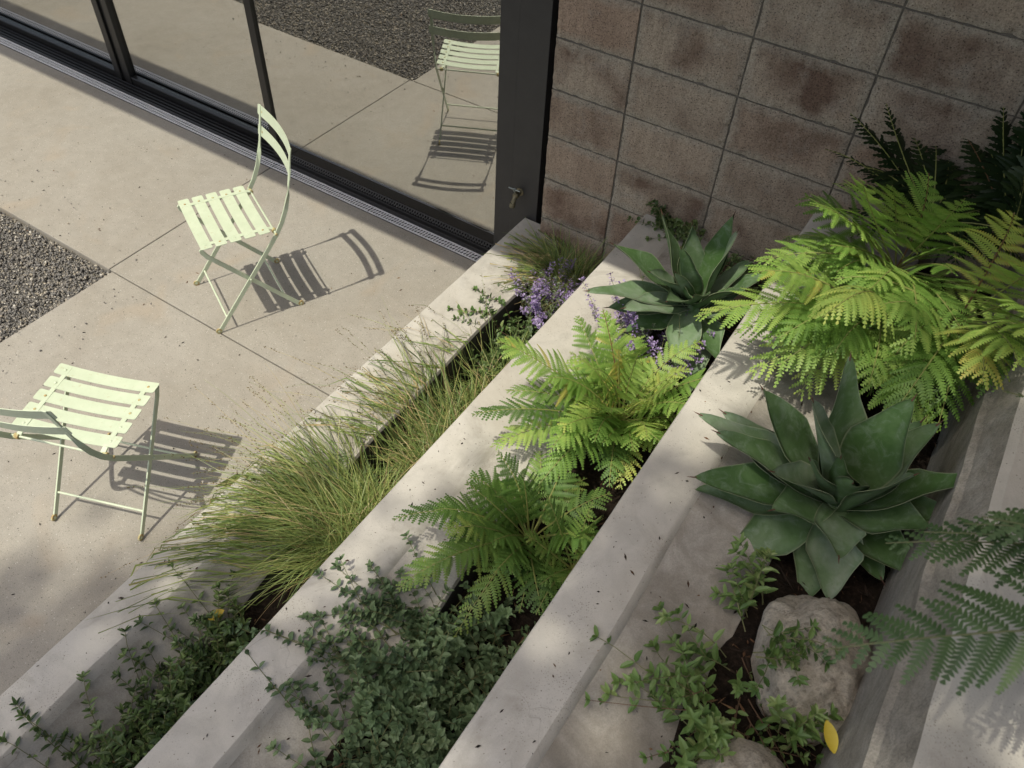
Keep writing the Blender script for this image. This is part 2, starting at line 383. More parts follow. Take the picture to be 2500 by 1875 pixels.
# ================================================================== setting
ground = MB(); ground.add([(-300, -300, -0.16), (300, -300, -0.16), (300, 300, -0.16), (-300, 300, -0.16)], [(0, 1, 2, 3)])
tag(ground.build('ground', M['earth']), kind='structure')

# patio: concrete slabs round the corner of a gravel bed
X_J, Y_J, Y_DR, X_W1 = -3.168, 1.506, 2.588, -1.55
patio_bed = MB(); patio_bed.box((-9, -5, -0.14), (-1.42, 2.585, -0.10))
patio = patio_bed.build('patio', M['mortar']); tag(patio, kind='structure')
def slab(x0, y0, x1, y1, z=0.0):
    b = MB(); b.box((x0, y0, -0.099), (x1, y1, z)); o = b.build('paving_slab', M['patio'], patio, bevel=0.0025); return o
slab(-9, Y_J + 0.003, X_J - 0.003, Y_DR - 0.003)
slab(X_J + 0.003, Y_J + 0.004, -1.545, Y_DR - 0.003, 0.0006)
slab(-3.143, -5, -1.545, Y_J - 0.002, -0.0004)

bed = MB(); bed.add([(-9, -5, -0.035), (-3.146, -5, -0.035), (-3.146, Y_J, -0.035), (-9, Y_J, -0.035)], [(0, 1, 2, 3)])
bedo = bed.build('gravel_bed', M['gravelbed']); tag(bedo, kind='structure')
def gravel(n, x0, y0, x1, y1, smin, smax):
    P_ = np.random.rand(n, 3); p = np.stack([x0 + (x1 - x0) * P_[:, 0], y0 + (y1 - y0) * P_[:, 1], -0.031 + 0.018 * P_[:, 2] ** 1.5], 1)
    base = np.array([(1, 0, 0), (-1, 0, 0), (0, 1, 0), (0, -1, 0), (0, 0, 1), (0, 0, -1)], float)
    fc = np.array([(0, 2, 4), (2, 1, 4), (1, 3, 4), (3, 0, 4), (2, 0, 5), (1, 2, 5), (3, 1, 5), (0, 3, 5)])
    s = (smin + (smax - smin) * np.random.rand(n, 1, 1) ** 2.0) * np.array([1.25, 1, 0.72]) * (0.75 + 0.5 * np.random.rand(n, 6, 3))
    v = base[None] * s
    q = np.random.randn(n, 4); q /= np.linalg.norm(q, axis=1, keepdims=True); w, x, y, z = q.T
    R_ = np.stack([np.stack([1 - 2 * (y * y + z * z), 2 * (x * y - z * w), 2 * (x * z + y * w)], 1), np.stack([2 * (x * y + z * w), 1 - 2 * (x * x + z * z), 2 * (y * z - x * w)], 1), np.stack([2 * (x * z - y * w), 2 * (y * z + x * w), 1 - 2 * (x * x + y * y)], 1)], 1)
    v = np.einsum('nij,nkj->nki', R_, v) + p[:, None, :]
    f = fc[None] + (np.arange(n) * 6)[:, None, None]
    t = np.repeat(np.random.rand(n) ** 1.15, 6)
    return v.reshape(-1, 3), f.reshape(-1, 3), t
gv, gf, gt = gravel(68000, -5.1, -0.3, -3.152, Y_J - 0.006, 0.0036, 0.0092)
go = link_mesh('gravel', mesh_from('gravel', gv, gf, M['gravel'], tint=gt)); tag(go, 'grey and brown gravel filling the bed beside the patio slabs', 'gravel', kind='stuff')

# ------------------------------------------------------------------ channel drain along the glass
drain = empty('channel_drain', (-3, 2.615, 0), label='long slotted grey metal drain along the foot of the glass wall', cat='drain')
tr = MB(); tr.box((-9, 2.5885, -0.09), (-1.545, 2.646, -0.085)); tr.box((-9, 2.5860, -0.09), (-1.545, 2.5880, -0.002)); tr.box((-9, 2.6465, -0.09), (-1.545, 2.6485, -0.002))
o = tr.build('channel', M['dark'], None); o.parent = drain; o.matrix_parent_inverse = Matrix.Translation((3, -2.615, 0))
def grate(x0, x1):
    g = MB(); zt, zb = 0.0012, -0.0003; y0, y1 = 2.5888, 2.6458
    rows = [(y0 + 0.010, y0 + 0.026), (y0 + 0.031, y0 + 0.047)]
    for a, b in ((y0, rows[0][0]), (rows[0][1], rows[1][0]), (rows[1][1], y1)): g.box((x0, a, zb), (x1, b, zt))
    n = int((x1 - x0) / 0.0170)
    for r, (a, b) in enumerate(rows):
        for i in range(n + 1):
            xx = x0 + (x1 - x0) * i / n + (0.003 if r else 0); sh = 0.006; w = 0.0040
            if xx - w < x0 - 0.004 or xx + w + sh > x1 + 0.008: continue
            g.add([(xx - w, a, zb), (xx + w, a, zb), (xx + w + sh, b, zb), (xx - w + sh, b, zb), (xx - w, a, zt), (xx + w, a, zt), (xx + w + sh, b, zt), (xx - w + sh, b, zt)],
                  [(4, 5, 6, 7), (0, 4, 7, 3), (1, 2, 6, 5)])
    o = g.build('grate', M['galv'], drain); o.matrix_parent_inverse = Matrix.Translation((3, -2.615, 0))
for i in range(-6, 3):
    a, b = -2.47 + 0.69 * i, -2.47 + 0.69 * (i + 1)
    grate(a + 0.0012, min(b - 0.0012, -1.547))
    if b > -1.6: break

# ------------------------------------------------------------------ glass wall
gw = empty('glass_wall', (-3, 2.7, 0), label='black framed wall of tall sliding glass panes facing the patio', cat='glass wall')
INV = Matrix.Translation((3, -2.7, 0))
def gpart(mb, name, m, bevel=0.0, kind=None):
    o = mb.build(name, m, gw, bevel=bevel); o.matrix_parent_inverse = INV; return o
TOP = 2.95
b = MB()
b.box((-9, 2.6495, -0.09), (-1.50, 2.90, 0.004))
for y in (2.664, 2.690, 2.716, 2.742): b.box((-9, y, 0.004), (-3.16, y + 0.006, 0.020))
b.box((-9, 2.6495, 0.004), (-3.16, 2.656, 0.014))
gpart(b, 'sill_track', M['black'], 0.001)
b = MB(); b.box((-3.16, 2.6500, 0.004), (-1.72, 2.6650, 0.022)); b.box((-3.16, 2.6652, 0.004), (-1.72, 2.6700, 0.036)); gpart(b, 'threshold', M['black'], 0.001)
b = MB(); b.box((-3.16, 2.6705, 0.004), (-1.72, 2.6900, 0.140)); gpart(b, 'bottom_rail', M['gloss'], 0.001)
def pane(x0, x1, y, z0):
    b = MB(); b.box((x0, y, z0), (x1, y + 0.004, TOP)); return gpart(b, 'glass_pane', M['glass'])
pane(-3.16, -1.72, 2.6765, 0.1405)
for x0, x1 in ((-7.2, -4.56), (-4.52, -3.21)):
    b = MB(); b.box((x0, 2.735, 0.012), (x1, 2.775, 0.060)); b.box((x0, 2.731, 0.054), (x1, 2.7348, 0.0585)); gpart(b, 'bottom_rail', M['black'], 0.0015)
    pane(x0, x1, 2.7530, 0.0605)
    b = MB(); b.box((x0, 2.735, TOP + 0.001), (x1, 2.775, TOP + 0.06)); gpart(b, 'top_rail', M['black'])
for x0, x1, y0, y1 in ((-4.615, -4.562, 2.728, 2.782), (-4.518, -4.470, 2.728, 2.782), (-4.560, -4.520, 2.742, 2.786), (-3.262, -3.212, 2.728, 2.782), (-3.208, -3.160, 2.662, 2.726)):
    b = MB(); b.box((x0, y0, 0.010), (x1, y1, TOP)); gpart(b, 'stile', M['black'], 0.002)
b = MB(); b.box((-1.722, 2.6640, 0.0045), (-1.632, 2.80, TOP + 0.1)); gpart(b, 'jamb', M['post'], 0.0015)
b = MB(); b.box((-1.6315, 2.6600, 0.0045), (-1.489, 2.80, TOP + 0.1)); gpart(b, 'post', M['post'], 0.0015)
b = MB(); b.box((-9, 2.62, TOP + 0.101), (-1.489, 2.86, 3.19)); gpart(b, 'header', M['black'])

# rooms behind the glass
room = MB()
room.box((-9, 2.901, -0.09), (-1.48, 8.0, -0.002)); o = room.build('floor', M['floorwood']); tag(o, kind='structure')
room = MB(); room.box((-9.2, 8.0, -0.1), (3, 8.2, 3.19)); room.box((-9.2, 2.9, -0.1), (-9.0, 7.999, 3.19)); o = room.build('wall', M['plaster']); tag(o, kind='structure')

# ------------------------------------------------------------------ block wall
XB, ZB, BW, BH = -1.112, 1.2250, 0.4035, 0.2037
bwall = empty('block_wall', (0, 2.605, 0), label='stack bonded concrete block wall in brown and grey behind the planters', cat='wall')
b = MB(); b.box((-1.434, 2.6135, -0.1), (3.4, 2.80, 3.19)); o = b.build('mortar', M['mortar'], bwall); o.matrix_parent_inverse = Matrix.Translation((0, -2.605, 0))
def block_mesh(w, seed):
    """one block: its face is a fine grid whose rim is worn and chipped"""
    random.seed(seed); nx, nz = 18, 9; h = BH - 0.0055; mb = MB(); vs_ = []
    for j in range(nz + 1):
        for i in range(nx + 1):
            x = -w / 2 + w * i / nx; z = -h / 2 + h * j / nz; y = -0.075 + noise.noise((x * 25 + seed * 9, z * 25, seed)) * 0.0012
            rim = i in (0, nx) or j in (0, nz)
            if rim:
                c = max(0, noise.noise((x * 40, z * 40, seed * 3.3)) + .1) * 0.006
                y += 0.002 + c * 1.2; x -= math.copysign(c * .7, x) if i in (0, nx) else 0; z -= math.copysign(c * .7, z) if j in (0, nz) else 0
            vs_.append((x, y, z))
    W_ = nx + 1; fs = [(j * W_ + i, j * W_ + i + 1, (j + 1) * W_ + i + 1, (j + 1) * W_ + i) for j in range(nz) for i in range(nx)]
    rimv = list(range(W_)) + [j * W_ + nx for j in range(1, nz + 1)] + [nz * W_ + i for i in range(nx - 1, -1, -1)] + [j * W_ for j in range(nz - 1, 0, -1)]
    o = len(vs_); vs_ += [(vs_[k][0], 0.075, vs_[k][2]) for k in rimv]; n = len(rimv)
    fs += [(rimv[(k + 1) % n], rimv[k], o + k, o + (k + 1) % n) for k in range(n)] + [tuple(o + k for k in range(n))]
    return mesh_from('block', vs_, fs, M['block'])
BM = [block_mesh(BW - 0.0055, s) for s in range(5)]
BE = block_mesh(0.3180, 9)
for r in range(-6, 10):
    for c in range(-1, 11):
        z = ZB - BH * (r - 3.5)
        random.seed(r * 77 + c)
        if c == -1: me, x = BE, -1.4345 + 0.1590
        else: me, x = random.choice(BM), XB + BW * (c + 0.5)
        o = link_mesh('block', me, bwall); o.location = (x, random.uniform(-.0015, .0015) + 0.075, z)
        if c >= 0 and random.random() < .5: o.rotation_euler = (0, math.pi, 0)

# eaves over wall and glass: their edge casts the band of shade along the drain
b = MB(); b.box((-9.2, 1.140, 3.2), (3.4, 8.2, 3.42)); o = b.build('roof', M['roof']); tag(o, kind='structure')

# ------------------------------------------------------------------ terraced planter walls
def planter_wall(name, label, x0, x1, xb, ztop, zbot, y1, drop, seed, ledge_noise=0.004, lm='ledge'):
    """a poured wall: level cap x0..x1, then a ledge that falls away towards the near end"""
    ys = np.arange(-1.6, y1 + 0.001, 0.05); ys[-1] = y1
    prof_u = [(0, 0, 0), ] ; rows = []
    mb = MB(); rng = np.random.RandomState(seed)
    vs_ = []; ns = 12
    for y in ys:
        d = drop(y); n1 = noise.noise((seed, y * 1.7, 0)) * 0.004; n2 = noise.noise((seed + 5, y * 3.1, 0)) * 0.007; n3 = noise.noise((seed + 9, y * 2.3, 1)) * 0.012
        nx = noise.noise((seed + 3, y * 11, 0)) * 0.0016
        xe = x1 + n2; pts = [(x0 + nx, zbot), (x0 + nx, ztop - 0.008), (x0 + nx + 0.003, ztop - 0.003), (x0 + 0.009 + nx, ztop + nx * .4), ((x0 + xe) / 2, ztop + n1 * 0.4), (xe - 0.012, ztop), (xe - 0.002, ztop - 0.002 - 0.05 * d), (xe + 0.006, ztop - 0.006 - 0.16 * d)]
        xl = xb + n3
        for k in (0.25, 0.5, 0.75, 1.0):
            pts.append((xe + 0.006 + (xl - xe - 0.006) * k, ztop - 0.007 - d * (0.16 + 0.84 * k) + noise.noise((y * 6, k * 3, seed)) * ledge_noise))
        pts += [(xl + 0.005, ztop - 0.020 - d), (xl + 0.006, ztop - 0.045 - d), (xl + 0.008, zbot)]
        vs_ += [(x, y, z) for x, z in pts]; ns = len(pts)
    m = len(ys)
    fs = [(i * ns + k, i * ns + k + 1, (i + 1) * ns + k + 1, (i + 1) * ns + k) for i in range(m - 1) for k in range(ns - 1)]
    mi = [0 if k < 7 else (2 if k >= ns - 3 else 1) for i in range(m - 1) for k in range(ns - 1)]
    fs += [tuple(range(ns - 1, -1, -1)), tuple((m - 1) * ns + k for k in range(ns))]; mi += [0, 0]
    mb.v = vs_; mb.f = [tuple(reversed(f)) for f in fs]; mb.m = mi; mb.t = [0.5] * len(vs_)
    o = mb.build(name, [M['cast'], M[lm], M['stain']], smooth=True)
    o.data.set_sharp_from_angle(angle=math.radians(28))
    return tag(o, label, 'wall', 'terraced concrete planter walls')
sm = lambda a, b, t: (lambda u: u * u * (3 - 2 * u))(min(1, max(0, (t - a) / (b - a))))
planter_wall('planter_wall', 'lowest concrete planter wall, bordering the patio slabs', -1.550, -1.395, -1.300, 0.330, -0.12, 2.652, lambda y: 0.19 * (1 - sm(0.35, 1.35, y)), 11)
planter_wall('planter_wall', 'middle concrete planter wall between the grasses and the lime ferns', -0.951, -0.793, -0.640, 0.640, 0.0, 2.603, lambda y: 0.012 + 0.14 * (1 - sm(0.2, 1.1, y)), 21)
planter_wall('planter_wall', 'upper concrete planter wall with the wide ledge below the big agave', -0.324, -0.171, 0.045, 0.950, 0.2, 2.603, lambda y: 0.02 + 0.07 * (1 - sm(0.7, 1.5, y)), 31, 0.007, 'dirty_shaded')

# topmost wall: rough poured face and the level landing behind it
ys = np.arange(-1.6, 2.601, 0.035); vs_ = []
for y in ys:
    r1 = noise.noise((3, y * 4, 0)) * .006 + noise.noise((3, y * 27, 0)) * .004; r2 = noise.noise((6, y * 5, 0)) * .006 + noise.noise((8, y * 33, 0)) * .004; r3 = noise.noise((9, y * 7, 0)) * .006
    pts = [(0.300 + r3, 0.3), (0.300 + r3, 0.93), (0.302 + r1, 1.06), (0.298 + r1, 1.225 + r2), (0.312 + r1, 1.236 + r2), (0.326 + r2, 1.275), (0.343 + r3, 1.318), (0.360 + r3, 1.328), (0.7, 1.330), (3.4, 1.330)]
    vs_ += [(x, y, z) for x, z in pts]
ns = len(pts); m = len(ys)
mb = MB(); mb.v = vs_; mb.t = [0.5] * len(vs_)
mb.f = [(i * ns + k, (i + 1) * ns + k, (i + 1) * ns + k + 1, i * ns + k + 1) for i in range(m - 1) for k in range(ns - 1)]
mb.m = [1 if k < 6 else 0 for i in range(m - 1) for k in range(ns - 1)]
o = mb.build('retaining_wall', [M['cast'], M['rough']], smooth=True); o.data.set_sharp_from_angle(angle=math.radians(30))
tag(o, 'rough faced stained concrete wall carrying the pale landing at the top', 'wall', 'terraced concrete planter walls')

# soil between the walls
def soil(x0, x1, y0, y1, z, amp, seed):
    nx, ny = 14, int((y1 - y0) / 0.03); vs_ = []
    for j in range(ny + 1):
        for i in range(nx + 1):
            x = x0 + (x1 - x0) * i / nx; y = y0 + (y1 - y0) * j / ny
            vs_.append((x, y, z + amp * noise.noise((x * 7, y * 7, seed)) + amp * .5 * noise.noise((x * 23, y * 23, seed))))
    w = nx + 1; fs = [(j * w + i, j * w + i + 1, (j + 1) * w + i + 1, (j + 1) * w + i) for j in range(ny) for i in range(nx)]
    o = link_mesh('soil', mesh_from('soil', vs_, fs, M['soil'], smooth=True)); return tag(o, kind='structure')
soil(-1.33, -0.945, -1.6, 2.604, 0.115, 0.03, 1)
soil(-0.66, -0.32, -1.6, 2.604, 0.50, 0.03, 2)
soil(0.02, 0.315, -1.6, 2.604, 0.86, 0.03, 3)

# a curtain drawn back inside the glass, and a small table by the sliding panes
cv = []; nx = 60
for i in range(nx + 1):
    x = -3.10 + 0.30 * i / nx; y = 2.765 + 0.022 * math.sin(i * 0.9) + 0.006 * math.sin(i * 2.3)
    cv += [(x, y, 0.012), (x, y, 2.9)]
co = link_mesh('curtain', mesh_from('curtain', cv, [(2 * i, 2 * i + 2, 2 * i + 3, 2 * i + 1) for i in range(nx)], M['curtain'], smooth=True))
tag(co, 'dusky pink curtain drawn back behind the right hand glass pane', 'curtain')
# ================================================================== folding chairs
def chair(label, loc, rz):
    """metal folding bistro chair; +y is its front, base between its four feet"""
    root = empty('folding_chair', loc, rz, label, 'chair', 'pale green folding chairs on the patio')
    C_ = [M['chair'], M['rust']]
    W = 0.183
    def slat(name, yc, z, length, w, sag, tilt=0.0, up=(0, 0, 1), across=(0, 1, 0), r=0.007):
        # slat curved along its length, rounded corners
        b = MB(); up = Vector(up).normalized(); ac = Vector(across).normalized(); vs_ = []
        E_ = [r * q / (length / 2) for q in (0, .08, .3, .65, 1.0)]; us_ = [-1 + q for q in E_] + list(np.linspace(-.86, .86, 13)) + [1 - q for q in reversed(E_)]; n = len(us_) - 1
        for u in us_:
            x = u * length / 2; e = (1 - abs(u)) * length / 2
            hw = w / 2 - (r - math.sqrt(max(0, r * r - (r - e) ** 2)) if e < r else 0)
            c = Vector((x, yc, z)) - up * (sag * (1 - u * u))
            for a, t in ((-hw, -.0011), (hw, -.0011), (hw, .0011), (-hw, .0011)): vs_.append(tuple(c + ac * a + up * t))
        fs = [(i * 4 + k, i * 4 + (k + 1) % 4, i * 4 + 4 + (k + 1) % 4, i * 4 + 4 + k) for i in range(n) for k in range(4)]
        fs += [(3, 2, 1, 0), tuple(n * 4 + k for k in range(4))]
        b.add(vs_, fs); o = b.build(name, C_, root)
        for sx in (-1, 1):
            rv = MB()
            x = sx * (length / 2 - 0.032); u = x / (length / 2); c = Vector((x, yc, z)) - up * (sag * (1 - u * u)) + up * 0.0012
            rot = up.to_track_quat('Z', 'Y').to_matrix().to_4x4()
            rv.lathe([(0.0052, 0), (0.0048, 0.0012), (0.0025, 0.0022)], 8, Matrix.Translation(c) @ rot)
            rv.build('rivet', [M['rust'] if random.random() < .5 else M['chair']], o, smooth=True)
        return o
    ys = [0.143, 0.083, 0.023, -0.037, -0.097]
    for i, y in enumerate(ys): slat('seat_slat', y, 0.462 - 0.010 * (i == 0) * 0 - 0.003 * i * .5, 0.378, 0.0465, 0.013)
    for s in (-1, 1):
        b = MB(); x = s * 0.150
        b.sweep_rect([(x, 0.160, 0.4555), (x, -0.112, 0.4500), (x, -0.140, 0.4430)], [(1, 0, 0)] * 3, [.009] * 3, [(0, 0, 1)] * 3, [.003] * 3); b.build('seat_rail', C_, root, bevel=0.001)
        # long bar: front foot, up past the rear of the seat, curving into the upright of the back
        P_ = [(0.190, 0.012), (0.095, 0.130), (0.000, 0.248), (-0.080, 0.348), (-0.140, 0.425), (-0.175, 0.480), (-0.203, 0.540), (-0.222, 0.600), (-0.234, 0.650), (-0.243, 0.690), (-0.252, 0.735), (-0.262, 0.785), (-0.268, 0.812)]
        pts = [(s * W, y, z) for y, z in P_]; n = len(P_); sd = []; up = []; ws = []; hs = []
        for i in range(n):
            a = Vector((0, P_[min(i + 1, n - 1)][0] - P_[max(i - 1, 0)][0], P_[min(i + 1, n - 1)][1] - P_[max(i - 1, 0)][1])).normalized()
            nr = Vector((0, a.z, -a.y)); t = min(1, max(0, (i - 6.5) / 1.5)); ang = t * math.pi / 2
            sd.append(nr * math.cos(ang) + Vector((s, 0, 0)) * math.sin(ang)); up.append(Vector((s, 0, 0)) * math.cos(ang) - nr * math.sin(ang)); ws.append(0.0098 - 0.002 * t); hs.append(0.0028)
        b = MB(); b.sweep_rect(pts, sd, ws, up, hs); leg = b.build('long_leg', C_, root, bevel=0.0008)
        b = MB(); b.lathe([(0.0135, -0.003), (0.0135, 0.003)], 14, Matrix.Translation((s * W, 0.196, 0.0135)) @ Matrix.Rotation(math.pi / 2, 4, 'Y'), 1)
        b.lathe([(0.005, -0.0045), (0.005, 0.0045)], 8, Matrix.Translation((s * W, 0.196, 0.0135)) @ Matrix.Rotation(math.pi / 2, 4, 'Y'), 0); b.build('foot', C_, leg)
        # short bar: rear foot up to the front of the seat
        xs = s * (W - 0.012)
        P_ = [(-0.184, 0.012), (-0.06, 0.159), (0.06, 0.302), (0.150, 0.410), (0.166, 0.440), (0.168, 0.455)]
        a = Vector((0, 0.334, 0.40)).normalized(); nr = Vector((0, a.z, -a.y))
        b = MB(); b.sweep_rect([(xs, y, z) for y, z in P_], [nr] * 6, [.0098] * 6, [(s, 0, 0)] * 6, [.0028] * 6); leg = b.build('short_leg', C_, root, bevel=0.0008)
        b = MB(); b.lathe([(0.0135, -0.003), (0.0135, 0.003)], 14, Matrix.Translation((xs, -0.190, 0.0135)) @ Matrix.Rotation(math.pi / 2, 4, 'Y'), 1)
        b.lathe([(0.005, -0.0045), (0.005, 0.0045)], 8, Matrix.Translation((xs, -0.190, 0.0135)) @ Matrix.Rotation(math.pi / 2, 4, 'Y'), 0); b.build('foot', C_, leg)
        b = MB(); b.lathe([(0.006, -0.012), (0.006, 0.008), (0.0035, 0.011)], 8, Matrix.Translation((s * (W - .004), 0.005, 0.241)) @ Matrix.Rotation(s * math.pi / 2, 4, 'Y'), 0); b.build('pivot', C_, root)
        b = MB(); b.tube([(s * 0.150, -0.142, 0.4365), (s * 0.166, -0.142, 0.4365)], .0105, 10, 1); b.build('hinge_bracket', C_, root)
        b = MB(); b.lathe([(0.006, 0), (0.006, 0.004), (0.004, 0.006)], 8, Matrix.Translation((s * (W + .003), -0.142, 0.4365)) @ Matrix.Rotation(s * math.pi / 2, 4, 'Y'), 1); b.build('bolt', C_, root)
    for y, z, hw in ((-0.142, 0.4365, 0.185), (0.145, 0.070, 0.181), (-0.125, 0.085, 0.169)):
        b = MB(); b.tube([(-hw, y, z), (hw, y, z)], .0042, 8); b.build('cross_rod', C_, root, smooth=False)
    for y, z in ((-0.2690, 0.790), (-0.2535, 0.700)):
        slat('back_slat', y + 0.010, z, 0.400, 0.046, 0.026, up=(0, 1, 0.22), across=(0, -0.22, 1), r=0.006)
    return root
chair('pale green slatted folding chair turned away from the glass, in full sun', (-2.492, 1.762, 0), math.radians(-117 - 90))
chair('pale green slatted folding chair at the patio edge with its back cut off', (-2.086, 0.722, 0), math.radians(110.5 - 90))

# ================================================================== garden tap on the dark post
tap = empty('garden_tap', (-1.583, 2.6598, 0.452), 0, 'small brass garden tap with a cross handle on the dark post', 'tap'); tap.scale = (.82, .82, .82)
b = MB(); b.lathe([(0.024, 0), (0.024, 0.004), (0.012, 0.006), (0.012, 0.03)], 12, Matrix.Rotation(math.pi / 2, 4, 'X')); b.build('flange', M['brass'], tap, smooth=False)
b = MB(); b.lathe([(0.011, 0.022), (0.017, 0.032), (0.018, 0.048), (0.012, 0.058)], 12, Matrix.Rotation(math.pi / 2, 4, 'X'))
b.tube([(0, -0.042, 0.004), (0, -0.058, -0.014), (-0.001, -0.070, -0.040)], [.013, .0125, .012], 12); b.build('body', M['brass'], tap)
b = MB(); b.tube([(-0.001, -0.069, -0.038), (-0.002, -0.0725, -0.048), (-0.003, -0.0765, -0.060)], [.0165, .0165, .0155], 14); b.build('spout', M['brass'], tap)
b = MB(); b.tube([(0, -0.040, 0.010), (0, -0.052, 0.030), (0, -0.060, 0.044)], [.009, .007, .007], 10); b.build('stem', M['brass'], tap)
b = MB(); b.tube([(-0.036, -0.064, 0.050), (0.036, -0.062, 0.050)], .0042, 8); b.tube([(0, -0.055, 0.035), (0, -0.066, 0.054)], [.0085, .0075], 10); b.build('handle', M['zinc'], tap)

# ================================================================== boulders
def boulder(name, label, loc, scale, seed, rz=0.0, group=None, mat='boulder', flat=0.15):
    bm = bmesh.new(); bmesh.ops.create_icosphere(bm, subdivisions=5, radius=1.0)
    for v in bm.verts:
        p = v.co.normalized(); n = noise.noise(p * 1.1 + Vector((seed, 0, 0))) * 0.18 + noise.noise(p * 2.6 + Vector((0, seed, 0))) * 0.10
        n += noise.noise(p * 7 + Vector((seed, seed, 0))) * 0.025 + noise.noise(p * 18 + Vector((0, 0, seed))) * 0.010 + noise.noise(p * 40 + Vector((0, 0, seed))) * 0.007
        v.co = p * (1 + n)
        v.co = Vector((v.co.x * scale[0], v.co.y * scale[1], v.co.z * scale[2]))
    for f in bm.faces: f.smooth = True
    me = bpy.data.meshes.new(name); bm.to_mesh(me); bm.free(); me.materials.append(M[mat])
    o = link_mesh(name, me); o.location = loc; o.rotation_euler = (0, 0, rz)
    return tag(o, label, 'boulder', group)
boulder('boulder', 'big pale granite boulder half buried below the large agave', (0.212, 0.992, 0.905), (0.118, 0.155, 0.140), 3.3, 0.25, 'granite boulders in the upper planter')
boulder('boulder', 'pale granite boulder cut off by the bottom edge, under creeping herbs', (0.195, 0.645, 0.865), (0.115, 0.125, 0.12), 8.1, 0.9, 'granite boulders in the upper planter')
M['brownrock'] = mat_simple('brown_stone', (0.13, 0.092, 0.065), 0.9, var=0.45, scale=16, bump=0.7)
boulder('rock', 'flat topped brown rock in shade behind the smaller agave', (-0.50, 2.43, 0.545), (0.13, 0.085, 0.075), 5.2, 0.0, mat='brownrock')
# ================================================================== plants
def nrm(v): return v / (np.linalg.norm(v) + 1e-9)
V3 = lambda *a: np.array(a, float)
UP = V3(0, 0, 1)

# ------------------------------------------------------------------ agaves
def agave_leaf(parent, root, tip, width, bend, roll=0.0, cup=0.25, notch=0.0):
    """one thick pointed leaf from root to tip (local to the plant); bend > 0 arches it upwards in the middle"""
    root = np.array(root, float); tip = np.array(tip, float); L = np.linalg.norm(tip - root); width *= 1.16
    ax = nrm(tip - root); side = np.cross(ax, UP)
    if np.linalg.norm(side) < 0.12: side = V3(1, 0, 0)
    side = nrm(side); up = nrm(np.cross(side, ax))
    if roll: side, up = side * math.cos(roll) + up * math.sin(roll), up * math.cos(roll) - side * math.sin(roll)
    mid = (root + tip) / 2 + UP * bend * L + up * 0.0
    nu, nv = 15, 8; top = []; bot = []; tt = []
    wave = random.uniform(0, 6)
    for i in range(nu + 1):
        u = i / nu
        p = (1 - u) ** 2 * root + 2 * u * (1 - u) * mid + u * u * tip
        d = nrm(2 * (1 - u) * (mid - root) + 2 * u * (tip - mid)); s_ = nrm(side - d * (side @ d)); n_ = nrm(np.cross(s_, d))
        if u < 0.52: w = 0.48 + 0.52 * math.sin(math.pi / 2 * (u / 0.52)) ** 1.2
        else:
            q = (u - 0.52) / 0.48; w = (1 - q ** 1.6) * (1 - 0.22 * math.sin(math.pi * q)) + 0.012
        w *= width / 2
        th = 0.011 * (1 - u) ** 0.7 + 0.0016
        for j in range(nv + 1):
            a = -1 + 2 * j / nv
            c = cup * (1 - 0.35 * u) * w * (a * a) + 0.006 * math.sin(u * 9 + wave) * a * abs(a)
            q = p + s_ * (a * w) + n_ * c
            top.append(q); bot.append(q - n_ * th * (1 - 0.85 * a * a))
            tt.append(1.0 if abs(a) > 0.93 else 0.4)
    W_ = nv + 1; vs_ = top + bot; o = len(top); fs = []
    for i in range(nu):
        for j in range(nv):
            q = (i * W_ + j, i * W_ + j + 1, (i + 1) * W_ + j + 1, (i + 1) * W_ + j); fs += [q, tuple(x + o for x in reversed(q))]
        for j, fl in ((0, 0), (nv, 1)):
            q = (i * W_ + j, (i + 1) * W_ + j, (i + 1) * W_ + j + o, i * W_ + j + o); fs.append(q if fl else tuple(reversed(q)))
    me = mesh_from('leaf', vs_, fs, M['agave'], smooth=True, tint=tt + tt); lo = link_mesh('leaf', me, parent)
    b = MB(); d = nrm(tip - mid); b.tube([tip - d * 0.008, tip + d * 0.004, tip + d * 0.016], [.0022, .0016, .0003], 5); b.build('spine', M['spine'], lo)
    return lo

